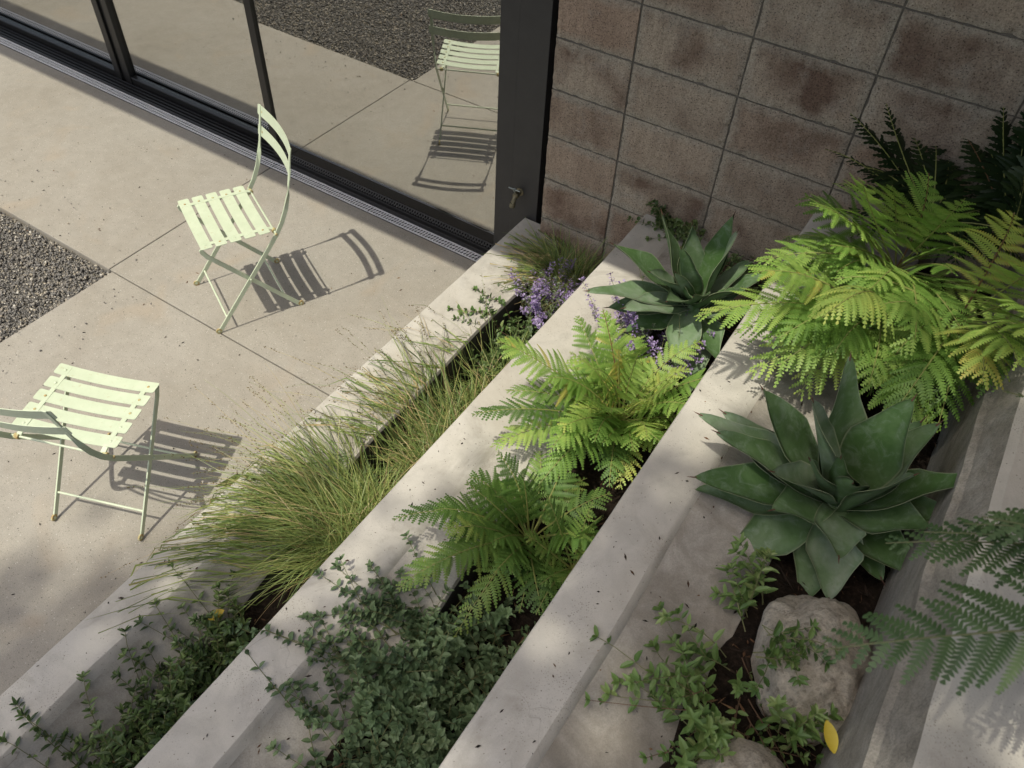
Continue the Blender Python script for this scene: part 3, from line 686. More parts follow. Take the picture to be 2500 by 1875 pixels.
def agave(label, base, leaves, inner, seed):
    random.seed(seed); base = np.array(base, float)
    r = empty('agave', tuple(base), 0, label, 'agave', 'agaves in the planters')
    b = MB(); b.lathe([(0.045, -0.30), (0.055, -0.02), (0.04, 0.02), (0.012, 0.05)], 12); b.build('stem', M['agave'], r)
    for tip, w, bend, h in leaves:
        t = np.array(tip) - base; az = math.atan2(t[1], t[0]); rt = V3(0.026 * math.cos(az), 0.026 * math.sin(az), h)
        agave_leaf(r, rt, t, w, bend, roll=random.uniform(-.12, .12), cup=random.uniform(.12, .28))
    for tip, w, bend in inner:
        t = np.array(tip) - base; az = math.atan2(t[1], t[0]); rt = V3(0.012 * math.cos(az), 0.012 * math.sin(az), 0.035)
        agave_leaf(r, rt, t, w, bend, cup=0.7)
    return r
A2 = (0.115, 1.375, 0.955)
agave('big dark green agave leaning over the upper planter ledge above the boulder', A2, [
    ((-0.246,1.311,1.121), 0.101, .10, .02), ((-0.205,1.382,1.087), 0.091, .08, .01), ((-0.189,1.287,1.118), 0.106, .10, .03),
    ((-0.192,1.200,1.035), 0.109, 0.080, .02), ((-0.191,1.234,0.947), 0.106, 0.070, .0), ((-0.140,1.382,1.216), 0.121, .06, .03),
    ((-0.002,1.463,1.336), 0.113, .03, .03), 
    ((0.149,1.439,1.321), 0.123, .04, .03), ((0.199,1.527,1.195), 0.101, .06, .0),
    ((0.220,1.454,1.270), 0.117, .06, .02), ((0.336,1.386,1.240), 0.113, 0.060, .02), ((0.218,1.323,1.230), 0.109, 0.060, .03),
    ((0.344,1.396,1.097), 0.095, .10, .0),
    ((-0.048,1.141,0.875), 0.109, 0.090, .0), ((-0.002,1.245,0.884), 0.101, 0.075, .0), ((0.153,1.162,0.840), 0.101, 0.110, .0), ((0.198,1.168,0.894), 0.113, 0.110, .02),
    ((0.284,1.280,0.911), 0.093, 0.080, .0), ((0.334,1.290,0.972), 0.113, 0.100, .0), ((0.307,1.322,1.097), 0.123, 0.090, .02),
    ((0.166,1.174,1.047), 0.099, 0.090, .03), ((-0.002,1.194,1.067), 0.099, 0.090, .03)],
    [((-0.030,1.322,1.307), 0.101, .02), ((-0.038,1.214,1.163), 0.086, .08), ((0.072,1.263,1.246), 0.070, .02), ((0.117,1.248,1.205), 0.076, .10), ((0.019,1.240,1.224), 0.052, .0)], 5)
A1 = (-0.519, 2.02, 0.790)
agave('smaller grey green agave beside purple flowers, near the block wall', A1, [
    ((-0.766,1.865,1.038), 0.098, .10, .02), ((-0.671,1.975,1.133), 0.107, .02, .03), ((-0.595,2.062,1.067), 0.094, .02, .02),
    ((-0.487,2.102,1.131), 0.083, .03, .02), ((-0.447,2.038,1.126), 0.096, .04, .03), ((-0.394,2.099,0.998), 0.086, .06, .0),
    ((-0.316,2.054,1.010), 0.094, .10, .01), ((-0.358,1.951,1.005), 0.087, .08, .03), ((-0.791,1.781,0.894), 0.104, 0.080, .02),
    ((-0.747,1.856,0.790), 0.096, 0.080, .0), ((-0.660,1.779,0.892), 0.098, 0.070, .02), ((-0.660,1.828,0.751), 0.096, 0.080, .0),
    ((-0.457,1.789,0.734), 0.098, 0.100, .02), ((-0.398,1.841,0.599), 0.118, 0.110, .0), ((-0.358,1.914,0.722), 0.104, 0.100, .0),
    ((-0.331,2.000,0.885), 0.098, 0.070, .0), ((-0.371,2.056,0.914), 0.091, .10, .0)],
    [((-0.562,1.896,1.098), 0.083, .02), ((-0.623,1.838,1.016), 0.075, .06), ((-0.547,1.849,1.044), 0.054, .0), ((-0.474,1.841,0.991), 0.083, .08), ((-0.541,1.817,0.955), 0.079, .08)], 6)

# ------------------------------------------------------------------ ferns
LIME = [(0.0, (0.095, 0.19, 0.035)), (0.35, (0.20, 0.34, 0.07)), (0.6, (0.33, 0.46, 0.115)), (0.85, (0.43, 0.50, 0.125)), (1.0, (0.47, 0.42, 0.11))]
MIDF = [(0.0, (0.06, 0.125, 0.028)), (0.4, (0.115, 0.215, 0.048)), (0.7, (0.18, 0.29, 0.07)), (1.0, (0.28, 0.35, 0.09))]
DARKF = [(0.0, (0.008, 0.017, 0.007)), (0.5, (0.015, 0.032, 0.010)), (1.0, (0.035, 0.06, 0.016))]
OLIVE = [(0.0, (0.030, 0.062, 0.022)), (0.5, (0.068, 0.118, 0.042)), (1.0, (0.13, 0.185, 0.085))]
M['lime_fern'] = mat_leaf('lime_fern_frond', LIME, 0.34, rough=0.5)
M['mid_fern'] = mat_leaf('green_fern_frond', MIDF, 0.32, rough=0.5)
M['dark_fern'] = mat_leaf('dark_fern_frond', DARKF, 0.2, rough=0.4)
M['olive_fern'] = mat_leaf('near_fern_frond', OLIVE, 0.25, rough=0.5)
M['rachis'] = mat_simple('fern_rachis', (0.22, 0.235, 0.07), 0.6)
M['rachis_brown'] = mat_simple('fern_rachis_brown', (0.16, 0.085, 0.04), 0.6)
M['rachis_dark'] = mat_simple('fern_rachis_green', (0.085, 0.095, 0.035), 0.6)
M['dark_stem'] = mat_simple('dark_stem', (0.022, 0.016, 0.012), 0.8)

def frond(parent, base, tip, lift, plen, mat, style='bi', npin=18, rmat='rachis', bare=0.16, droop=0.25, roll=0.0, tint=0.5, lobe=0.012, sweep=0.30, pw=0.0125, gap=.13, dens=1.08, rj=.16):
    """a fern frond: arched rachis, paired pinnae, each cut into pointed lobes. local coordinates of the plant."""
    base = np.array(base, float); tip = np.array(tip, float); L = np.linalg.norm(tip - base)
    mid = base * 0.45 + tip * 0.55 + UP * lift * L + np.array([random.uniform(-.1, .1), random.uniform(-.1, .1), 0]) * L; roll = roll + random.uniform(-rj, rj)
    if pw: npin = max(8, int(dens * L * (1 - bare) / (2 * pw)))
    N_ = 40; us = np.linspace(0, 1, N_)
    pts = [(1 - u) ** 2 * base + 2 * u * (1 - u) * mid + u * u * tip for u in us]
    mb = MB(); mb.tube([tuple(p) for p in pts[::3]] + [tuple(pts[-1])], list(np.linspace(0.0030, 0.0007, len(pts[::3]) + 1)), 5, 1)
    def at(u):
        p = (1 - u) ** 2 * base + 2 * u * (1 - u) * mid + u * u * tip
        d = nrm(2 * (1 - u) * (mid - base) + 2 * u * (tip - mid)); s = np.cross(d, UP)
        if np.linalg.norm(s) < .15: s = np.cross(d, V3(0.3, 1, 0))
        s = nrm(s); n = nrm(np.cross(s, d))
        if roll: s, n = s * math.cos(roll) + n * math.sin(roll), n * math.cos(roll) - s * math.sin(roll)
        return p, d, s, n
    ftint = tint + random.uniform(-.08, .08)
    for i in range(npin):
        u = bare + (1 - bare) * ((i + .3) / npin) ** 0.92
        q = (u - bare) / (1 - bare)
        prof = min(1.0, 0.55 + 2.2 * q) * (1 - q) ** 0.72 if q < 1 else 0
        for sgn in (-1, 1):
            p, d, s, n = at(min(0.995, u + (0.006 if sgn > 0 else 0)))
            if random.random() < .015: continue
            pl = plen * prof * random.uniform(.78, 1.10)
            if pl < 0.004: continue
            sw = sweep + 0.55 * q + random.uniform(-.13, .13)
            ax = nrm(s * sgn * math.cos(sw) + d * math.sin(sw) + n * random.uniform(-.14, .2))
            ls = nrm(np.cross(n, ax)); nn = nrm(np.cross(ax, ls))
            dr = droop * random.uniform(.4, 1.7)
            k = max(3, int(pl / (lobe * 0.78))); st = pl / k
            mp = []
            for j in range(k + 1):
                a = j / k; mp.append(p + ax * (pl * a) - UP * (dr * pl * a * a) + d * (0.10 * pl * a * a))
            wmax = min(0.26 * pl, pw * 1.22)
            tb = ftint + random.uniform(-.13, .13)
            if random.random() < .005: tb = 1.1
            fold = 0.10 + random.uniform(-.1, .14)
            for j in range(k):
                a = (j + .5) / k; c0, c1 = mp[j], mp[j + 1]; ad = nrm(c1 - c0)
                lw = wmax * (min(1, .7 + 2 * a)) * (1 - a) ** 0.5 + 0.0012
                for g in (-1, 1):
                    out = nrm(ls * g + ad * 0.42 - nn * fold)
                    m_ = (c0 + c1) / 2 ; e = m_ + out * lw * random.uniform(.9, 1.08)
                    b0 = c0; b1 = c1
                    h = c0 * .45 + m_ * .55 + out * lw * .55 - ad * st * gap; h2 = c1 * .45 + m_ * .55 + out * lw * .6 + ad * st * gap
                    tq = tb + random.uniform(-.07, .07)
                    vs_ = [tuple(b0), tuple(h), tuple(e), tuple(h2), tuple(b1)]
                    mb.add(vs_, [(0, 1, 2, 3, 4) if g > 0 else (4, 3, 2, 1, 0)], 0, [tq - .04, tq + .02, tq + .06, tq + .02, tq - .04])
    return mb.build('frond', [mat, M[rmat]], parent)

def fern(name, label, base, fronds, mat, cat='fern', group=None, seed=1, trunk=None, **kw):
    random.seed(seed); base = np.array(base, float)
    r = empty(name, tuple(base), 0, label, cat, group)
    if trunk:
        b = MB(); tp = (0, 0, trunk) if np.isscalar(trunk) else tuple(np.array(trunk) - base); b.tube([(0, 0, -0.03), (tp[0] * .4, tp[1] * .4, tp[2] * .5), tp], [.026, .022, .018], 9); b.build('stem', M['dark_stem'], r)
    else:
        b = MB(); b.lathe([(0.03, -0.04), (0.032, 0.0), (0.015, 0.025)], 8); b.build('crown', M['dark_stem'], r)
    for f in fronds:
        fb, ft, lift, plen = f[:4]; k2 = dict(kw); k2.update(f[4] if len(f) > 4 else {})
        frond(r, np.array(fb) - base, np.array(ft) - base, lift, plen, M[k2.pop('m', mat)], **k2)
    return r

def ring(base, n, L, zr, seed, a0=0, a1=2 * math.pi, jit=.25):
    """tips in a ring for fronds that are only seen as a mass"""
    random.seed(seed); out = []
    for i in range(n):
        a = a0 + (a1 - a0) * (i + random.uniform(-jit, jit)) / n; l = L * random.uniform(.7, 1.1)
        out.append((base[0] + l * math.cos(a), base[1] + l * math.sin(a), base[2] + random.uniform(*zr)))
    return out

TF = 'lime tree ferns in the upper planter'
c1 = (0.015,1.859,1.150); b1_ = (0.150, 1.90, 0.86)
fr = [(c1, (-0.288,1.619,1.330), 0.23, .180, dict(tint=.62)), (c1, (-0.375,1.533,1.200), 0.27, .165, dict(tint=.60)), (c1, (-0.091,1.472,1.400), 0.35, .150, dict(tint=.80, droop=.7)),
      (c1, (-0.205,1.565,1.060), 0.31, .155, dict(tint=.62, droop=.4)), (c1, (-0.076,1.628,1.000), 0.35, .150, dict(tint=.60, droop=.4)), (c1, (-0.196,1.555,1.200), 0.25, .15, dict(tint=.45)), (c1, (-0.142,1.535,1.160), 0.29, .15, dict(tint=.55)),
      (c1, (0.088,1.769,0.980), 0.38, .12, dict(tint=.40)), (c1, (-0.004,1.764,1.020), 0.33, .13, dict(tint=.3)), *[(c1, t, .32, .15, dict(tint=random.uniform(.12, .4))) for t in ring((c1[0], c1[1], 1.12), 12, .34, (-.1, .12), 73, 2.6, 6.4)],
      (c1, (-0.286,1.726,1.120), 0.19, .070, dict(tint=.15, droop=1.1, bare=.4, rmat='rachis_brown'))]
fern('tree_fern', 'lime green fern whose fronds reach over the ledge towards the small agave', b1_, fr, 'lime_fern', group=TF, seed=3, trunk=c1, lobe=.0078, pw=.0145, gap=.10, bare=.24, sweep=.42)
c2 = (-0.002,2.029,1.200); b2_ = (0.185, 1.98, 0.86)
fr = [(c2, (-0.153,1.780,1.560), 0.09, .175, dict(tint=.62)), (c2, (-0.231,1.782,1.460), 0.15, .165, dict(tint=.62)), (c2, (-0.033,1.904,1.560), 0.08, .165, dict(tint=.36, rmat='rachis_brown')), (c2, (-0.163,1.794,1.360), 0.15, .155, dict(tint=.58)),
      (c2, (0.062,1.887,1.540), 0.11, .15, dict(tint=.34)), (c2, (-0.094,1.873,1.520), 0.11, .15, dict(tint=.55)), (c2, (-0.148,1.824,1.420), 0.17, .15, dict(tint=.6)), (c2, (0.110,1.923,1.400), 0.13, .14, dict(tint=.38)), (c2, (-0.031,1.686,1.360), 0.15, .12, dict(tint=.5)), (c2, (0.114,1.837,1.380), 0.15, .13, dict(tint=.45)), (c2, (0.083,1.749,1.300), 0.23, .12, dict(tint=.4))] + [(c2, t, .22, .15, dict(tint=random.uniform(.15, .4))) for t in ring((c2[0], c2[1], 1.2), 13, .36, (-.1, .14), 74, 2.9, 6.4)]
fern('tree_fern', 'lime green fern with upright fronds standing against the block wall', b2_, fr, 'lime_fern', group=TF, seed=4, trunk=c2, lobe=.0078, pw=.0145, gap=.10, bare=.24, sweep=.42)
c3 = (0.184,1.874,1.220); b3_ = (0.255, 1.93, 0.86)
fr = [(c3, (0.148,1.675,1.660), 0.19, .150, dict(tint=.55, rmat='rachis_brown')), (c3, (0.232,1.607,1.600), 0.21, .14, dict(tint=.5)), (c3, (0.106,1.681,1.080), 0.33, .135, dict(tint=.60, droop=.4)), (c3, (0.084,1.609,1.280), 0.29, .13, dict(tint=.62)),
      (c3, (0.264,1.571,1.320), 0.29, .13, dict(tint=.58, droop=.4)), (c3, (0.259,1.567,1.520), 0.25, .14, dict(tint=.5)), (c3, (0.213,1.741,1.120), 0.35, .12, dict(tint=.5)), (c3, (0.301,1.572,1.400), 0.29, .14, dict(tint=.42)), (c3, (0.307,1.528,1.500), 0.25, .14, dict(tint=.4)), (c3, (0.145,1.665,1.200), 0.33, .12, dict(tint=.5))] + [(c3, t, .32, .14, dict(tint=random.uniform(.2, .5))) for t in ring((c3[0], c3[1], 1.2), 11, .34, (-.1, .14), 75, 2.9, 6.6)]
fern('tree_fern', 'lime green fern with reddish stalks spilling over the rough top wall', b3_, fr, 'lime_fern', group=TF, seed=5, trunk=c3, lobe=.0078, pw=.0145, gap=.10, bare=.24, sweep=.42)

LF = 'ferns in the middle planter'
c4 = (-0.53, 1.60, 0.60); b4_ = (-0.53, 1.60, 0.505)
fr = [(c4, (-0.885,1.408,0.920), .22, 0.150, dict(tint=.66, npin=17)), (c4, (-0.822,1.365,0.780), .20, 0.125, dict(tint=.42, m='mid_fern')), (c4, (-0.833,1.203,0.820), .22, 0.106, dict(tint=.35, m='mid_fern', npin=20)), (c4, (-0.756,1.189,0.740), .25, 0.112, dict(tint=.55)),
      (c4, (-0.687,1.677,0.950), .16, 0.106, dict(tint=.70, rmat='rachis_brown', npin=16)), (c4, (-0.728,1.423,0.840), .3, 0.112, dict(tint=.55)), (c4, (-0.504,1.581,0.980), .20, 0.112, dict(tint=.50, npin=20)), (c4, (-0.386,1.598,0.900), .22, 0.106, dict(tint=.42)),
      (c4, (-0.580,1.417,0.980), .2, 0.094, dict(tint=.8)), (c4, (-0.783,1.716,0.840), .2, 0.112, dict(tint=.45)), (c4, (-0.586,1.158,0.700), .35, 0.119, dict(tint=.5)), (c4, (-0.589,1.229,0.800), .35, 0.125, dict(tint=.5)), (c4, (-0.404,1.383,0.780), .3, 0.106, dict(tint=.38)),
      (c4, (-0.343,1.424,0.820), .25, 0.112, dict(tint=.5)), (c4, (-0.595,1.287,0.840), .3, 0.100, dict(tint=.72)), (c4, (-0.584,1.604,0.900), .3, 0.088, dict(tint=.85, droop=.8)), (c4, (-0.426,1.317,0.660), .3, 0.100, dict(tint=.3, m='mid_fern')), (c4, (-0.422,1.451,0.920), .3, 0.094, dict(tint=.66)), (c4, (-0.544,1.303,1.000), .15, 0.088, dict(tint=.75)), (c4, (-0.698,1.507,0.900), .25, 0.094, dict(tint=.6)), (c4, (-0.476,1.342,0.940), .2, 0.094, dict(tint=.62)), (c4, (-0.497,1.317,0.820), .3, 0.100, dict(tint=.35))] + [(c4, t, .3, 0.106, dict(tint=random.uniform(.3, .65))) for t in ring(c4, 22, .27, (.02, .30), 71)]
fern('fern', 'bright lime fern in the middle planter, beside the purple flowers', b4_, fr, 'lime_fern', group=LF, seed=7, lobe=.0078, bare=.18, pw=.0108)
c5 = (-0.55, 1.09, 0.56); b5_ = (-0.55, 1.09, 0.495)
fr = [(c5, (-0.809,0.811,0.800), .22, 0.106, dict(npin=20, tint=.35)), (c5, (-0.712,0.703,0.700), .28, 0.106, dict(tint=.55)), (c5, (-0.720,1.015,0.800), .2, 0.106, dict(tint=.4)), (c5, (-0.546,0.709,0.600), .40, 0.094, dict(tint=.6, droop=.5)),
      (c5, (-0.683,1.108,0.860), .15, 0.106, dict(tint=.35)), (c5, (-0.596,1.099,0.840), .18, 0.100, dict(tint=.6)), (c5, (-0.675,0.745,0.760), .32, 0.106, dict(tint=.6)), (c5, (-0.738,0.897,0.800), .25, 0.106, dict(tint=.45)), (c5, (-0.531,0.865,0.720), .3, 0.075, dict(tint=.5)), (c5, (-0.612,0.883,0.860), .2, 0.088, dict(tint=.55)), (c5, (-0.449,0.876,0.580), .3, 0.050, dict(tint=.2, npin=12)), (c5, (-0.674,0.867,0.720), .3, 0.088, dict(tint=.3)), (c5, (-0.590,0.968,0.900), .12, 0.100, dict(tint=.55))] + [(c5, t, .3, 0.100, dict(tint=random.uniform(.3, .6))) for t in ring(c5, 15, .24, (.0, .24), 72)]
fern('fern', 'mid green fern spreading over the ledge above the grey green mint', b5_, fr, 'mid_fern', group=LF, seed=8, lobe=.0078, bare=.18, pw=.0102)
c6 = (-0.40, 1.08, 0.56); b6_ = (-0.40, 1.08, 0.505)
fr = [(c6, (-0.499,1.064,0.860), .15, 0.094, {}), (c6, (-0.348,1.064,0.900), .18, 0.088, {}), (c6, (-0.382,1.078,0.920), .1, 0.075, dict(m='lime_fern')), (c6, (-0.430,0.938,0.660), .3, 0.075, {}), (c6, (-0.405,0.888,0.600), .35, 0.075, {}), (c6, (-0.376,0.948,0.720), .25, 0.069, dict(tint=.7)), (c6, (-0.358,0.986,0.800), .25, 0.081, {}), (c6, (-0.524,1.004,0.740), .2, 0.081, {})]
fern('fern', 'small green fern pressed against the upper wall, right of bare soil', b6_, fr, 'mid_fern', group=LF, seed=9, lobe=.0078, tint=.6, bare=.18, pw=.0102)

DF = 'dark ferns in shade by the block wall'
c7_ = (0.03, 2.40, 1.14); b7_ = (0.02, 2.50, 0.87)
fr = [(c7_, (-0.328,2.527,1.330), .10, 0.088, {}), (c7_, (-0.245,2.576,1.370), .08, 0.081, {}), (c7_, (-0.359,2.512,1.200), .15, 0.056, {}), (c7_, (-0.322,2.430,1.020), .2, 0.062, {}), (c7_, (-0.227,2.500,1.180), .2, 0.075, {}), (c7_, (-0.133,2.610,1.280), .12, 0.094, {}), (c7_, (-0.028,2.654,1.250), .15, 0.106, {}), (c7_, (-0.295,2.469,1.120), .2, 0.062, {}), (c7_, (-0.162,2.614,1.220), .1, 0.100, {})] + [(c7_, t, .25, .09, {}) for t in ring(c7_, 16, .26, (-.05, .14), 76)]
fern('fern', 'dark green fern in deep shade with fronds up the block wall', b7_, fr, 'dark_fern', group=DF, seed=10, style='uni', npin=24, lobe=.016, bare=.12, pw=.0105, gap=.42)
c8 = (0.23, 2.38, 1.20); b8_ = (0.22, 2.50, 0.87)
fr = [(c8, (-0.006,2.625,1.330), .1, 0.100, dict(rmat='rachis_brown')), (c8, (0.057,2.555,1.470), .08, 0.112, {}), (c8, (0.136,2.545,1.440), .1, 0.112, {}), (c8, (0.079,2.614,1.310), .15, 0.112, {}), (c8, (0.181,2.346,1.400), .1, 0.100, {}), (c8, (0.092,2.554,1.200), .2, 0.100, {}), (c8, (0.179,2.511,1.200), .2, 0.100, {}), (c8, (0.118,2.556,1.500), .1, 0.112, {}), (c8, (0.188,2.475,1.420), .1, 0.112, {})]
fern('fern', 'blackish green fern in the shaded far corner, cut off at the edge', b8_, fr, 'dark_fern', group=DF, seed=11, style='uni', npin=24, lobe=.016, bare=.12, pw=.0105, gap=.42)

# near fern leaning in from the right, its shade falls on the landing
c9 = (0.84, 1.02, 1.72); b9_ = (0.95, 1.00, 1.33)
fr = [(c9, (0.114,0.562,1.660), .10, .200, dict(sweep=.22)), (c9, (0.148,0.780,1.640), .10, .17, dict(tint=.35)), (c9, (0.176,0.776,1.700), .10, .16, dict(tint=.45)), (c9, (0.212,0.801,1.720), .12, .16, dict(tint=.4)), (c9, (0.213,0.768,1.780), .12, .15, dict(tint=.5)),
      (c9, (0.272,0.825,1.700), .10, .14, dict(tint=.35)), (c9, (0.232,1.201,1.620), .1, .08, {}), (c9, (0.347,0.630,1.660), .12, .17, dict(tint=.4))]
fern('tree_fern', 'dark olive fern leaning in from the right over the landing', b9_, fr, 'olive_fern', seed=12, trunk=c9, lobe=.0070, bare=.06, pw=.0110, dens=.85, rj=.03, droop=.15, rmat='rachis_dark')

# ------------------------------------------------------------------ grasses
def blades(n, base, spread, len_rng, az_fn, el_rng, wid, droop, tint_fn, seed, stretch=(1, 1)):
    rng = np.random.RandomState(seed); S = 7
    ang = rng.rand(n) * 2 * np.pi; rad = np.sqrt(rng.rand(n)) * spread
    p0 = np.stack([base[0] + rad * np.cos(ang) * stretch[0], base[1] + rad * np.sin(ang) * stretch[1], np.full(n, base[2]) - .01], 1)
    az = az_fn(rng, n); el = np.radians(el_rng[0] + (el_rng[1] - el_rng[0]) * rng.rand(n)); L = len_rng[0] + (len_rng[1] - len_rng[0]) * rng.rand(n)
    d0 = np.stack([np.cos(az) * np.cos(el), np.sin(az) * np.cos(el), np.sin(el)], 1)
    dr = droop * (0.6 + 0.8 * rng.rand(n)); tw = rng.randn(n) * .25
    u = np.linspace(0, 1, S + 1)
    hor = np.stack([np.cos(az + tw), np.sin(az + tw), np.zeros(n)], 1)
    P_ = p0[:, None] + d0[:, None] * (L[:, None] * u)[:, :, None]
    P_[:, :, 2] -= (dr[:, None] * L[:, None]) * u ** 2
    P_ += hor[:, None] * ((.22 * L * dr)[:, None] * u ** 2)[:, :, None]
    T_ = np.gradient(P_, axis=1); T_ /= np.linalg.norm(T_, axis=2, keepdims=True) + 1e-9
    sd = np.cross(T_, rng.randn(n, 1, 3) * .35 + np.array([0, 0, 1.])); sd /= np.linalg.norm(sd, axis=2, keepdims=True) + 1e-9
    w = (wid * (.7 + .6 * rng.rand(n)))[:, None] * np.minimum(1, .5 + 2 * u) * (1 - u ** 2.2) + 0.00025
    A = P_ + sd * w[:, :, None]; B = P_ - sd * w[:, :, None]
    v = np.stack([A, B], 2).reshape(n, -1, 3)
    q = np.array([(2 * i, 2 * i + 1, 2 * i + 3, 2 * i + 2) for i in range(S)])
    f = q[None] + (np.arange(n) * 2 * (S + 1))[:, None, None]
    t = np.repeat(tint_fn(rng, n), 2 * (S + 1))
    return v.reshape(-1, 3), f.reshape(-1, 4), t, P_
SEDGE = [(0.0, (0.07, 0.135, 0.045)), (0.3, (0.17, 0.245, 0.075)), (0.55, (0.31, 0.36, 0.115)), (0.75, (0.40, 0.36, 0.15)), (0.9, (0.48, 0.36, 0.19)), (1.0, (0.60, 0.48, 0.30))]
M['sedge'] = mat_leaf('sedge_blade', SEDGE, 0.25, rough=0.45, rnd=.1, obj_amt=0.0)
M['seed'] = mat_simple('sedge_seed', (0.12, 0.085, 0.035), 0.8)
def clampz(v, seed):
    """keeps blades on top of what they lie on: wall cap, ledge, patio"""
    x = v[:, 0]; z = v[:, 2]
    u = np.clip((v[:, 1] - .35) / 1.0, 0, 1); dp = .19 * (1 - u * u * (3 - 2 * u)) + .01
    fl = np.where(x > -1.29, 0.10, np.where(x > -1.395, 0.336 - (x + 1.395) / 0.095 * dp, np.where(x > -1.556, 0.336, 0.004)))
    fl = fl + 0.004 + 0.012 * np.random.RandomState(seed).rand(len(x))
    v[:, 2] = np.maximum(z, fl); return v
def tussock(label, base, sets, seed, group='sedge tussocks in the lowest planter', stalks=None):
    r = empty('sedge', base, 0, label, 'grass', group)
    inv = Matrix.Translation((-base[0], -base[1], -base[2]))
    VV = []; FF = []; TT = []; o = 0
    for i, s in enumerate(sets):
        v, f, t, _ = blades(seed=seed * 10 + i, base=base, **s); v = clampz(v, seed + i); VV.append(v); FF.append(f + o); TT.append(t); o += len(v)
    ob = link_mesh('blade', mesh_from('blade', np.concatenate(VV), np.concatenate(FF), M['sedge'], tint=np.concatenate(TT)), r); ob.matrix_parent_inverse = inv; ob['kind'] = 'stuff'
    if stalks:
        v, f, t, P_ = blades(seed=seed * 10 + 9, base=base, **stalks); v = clampz(v, 3); rng = np.random.RandomState(seed)
        ob = link_mesh('stalk', mesh_from('stalk', v, f, M['sedge'], tint=t), r); ob.matrix_parent_inverse = inv; ob['kind'] = 'stuff'
        mb = MB(); oct_ = [(1, 0, 0), (-1, 0, 0), (0, 1, 0), (0, -1, 0), (0, 0, 1), (0, 0, -1)]; fc = [(0, 2, 4), (2, 1, 4), (1, 3, 4), (3, 0, 4), (2, 0, 5), (1, 2, 5), (3, 1, 5), (0, 3, 5)]
        for P1 in P_:
            if rng.rand() < .25: continue
            for k in range(rng.randint(8, 22)):
                u = 1 - .32 * rng.rand() ** 1.3; a = u * 7; i = min(6, int(a)); c = P1[i] * (1 - (a - i)) + P1[i + 1] * (a - i) + rng.randn(3) * .0035
                c = clampz(c[None].copy(), 1)[0]; s = .0014 + .0012 * rng.rand()
                mb.add([tuple(c + np.array(q) * s * np.array([1.5, 1, 1])) for q in oct_], fc)
        if mb.v: ob = mb.build('seed_head', M['seed'], r); ob.matrix_parent_inverse = inv; ob['kind'] = 'stuff'
    return r
LEFT = lambda mu, sd: (lambda rng, n: np.radians(mu) + np.radians(sd) * rng.randn(n))
ALL = lambda rng, n: rng.rand(n) * 2 * np.pi
green = lambda lo, hi, straw: (lambda rng, n: np.where(rng.rand(n) < straw, .62 + .38 * rng.rand(n), lo + (hi - lo) * rng.rand(n)))
tussock('big arching sedge tussock flopping over the low wall towards the nearer chair', (-1.15, 0.98, .14), [
    dict(n=1000, spread=.15, len_rng=(.18, .46), az_fn=LEFT(198, 60), el_rng=(40, 85), wid=.0012, droop=.62, tint_fn=green(.22, .62, .09), stretch=(.6, 1.15)),
    dict(n=700, spread=.15, len_rng=(.14, .36), az_fn=ALL, el_rng=(50, 88), wid=.0012, droop=.35, tint_fn=green(.3, .62, .16), stretch=(.6, 1.15)),
    dict(n=260, spread=.12, len_rng=(.48, .78), az_fn=LEFT(186, 22), el_rng=(46, 74), wid=.0009, droop=.72, tint_fn=green(.15, .6, .08), stretch=(.7, 1.2)),
    dict(n=210, spread=.11, len_rng=(.45, .80), az_fn=LEFT(226, 13), el_rng=(30, 58), wid=.0009, droop=.52, tint_fn=green(.25, .6, .1), stretch=(.7, 1.5))], 3,
    stalks=dict(n=95, spread=.10, len_rng=(.72, .98), az_fn=LEFT(186, 17), el_rng=(46, 68), wid=.0006, droop=.62, tint_fn=green(.3, .6, .3), stretch=(.7, 1.3)))
tussock('sedge tussock with straw coloured dead blades, between two green ones', (-1.12, 1.44, .13), [
    dict(n=1000, spread=.14, len_rng=(.12, .30), az_fn=ALL, el_rng=(40, 85), wid=.0012, droop=.4, tint_fn=green(.25, .62, .62), stretch=(.8, 1.6)),
    dict(n=330, spread=.13, len_rng=(.28, .62), az_fn=LEFT(176, 40), el_rng=(42, 78), wid=.0010, droop=.62, tint_fn=green(.12, .5, .12), stretch=(.8, 1.5))], 4,
    stalks=dict(n=48, spread=.10, len_rng=(.60, .88), az_fn=LEFT(176, 22), el_rng=(44, 68), wid=.0006, droop=.58, tint_fn=green(.2, .6, .3)))
tussock('small loose sedge clump behind the dark gap of the low wall', (-1.10, 1.80, .13), [
    dict(n=760, spread=.15, len_rng=(.12, .34), az_fn=ALL, el_rng=(42, 85), wid=.0015, droop=.42, tint_fn=green(.22, .58, .14), stretch=(.8, 1.4))], 5,
    stalks=dict(n=14, spread=.06, len_rng=(.55, .85), az_fn=LEFT(190, 25), el_rng=(35, 60), wid=.0007, droop=.48, tint_fn=green(.2, .6, .3)))
tussock('upright sedge tuft at the foot of the block wall and dark post', (-1.17, 2.45, .20), [
    dict(n=900, spread=.10, len_rng=(.20, .46), az_fn=ALL, el_rng=(38, 88), wid=.0016, droop=.42, tint_fn=green(.18, .52, .12)),
    dict(n=260, spread=.08, len_rng=(.20, .40), az_fn=LEFT(200, 50), el_rng=(28, 60), wid=.0015, droop=.30, tint_fn=green(.4, .62, .5))], 6)

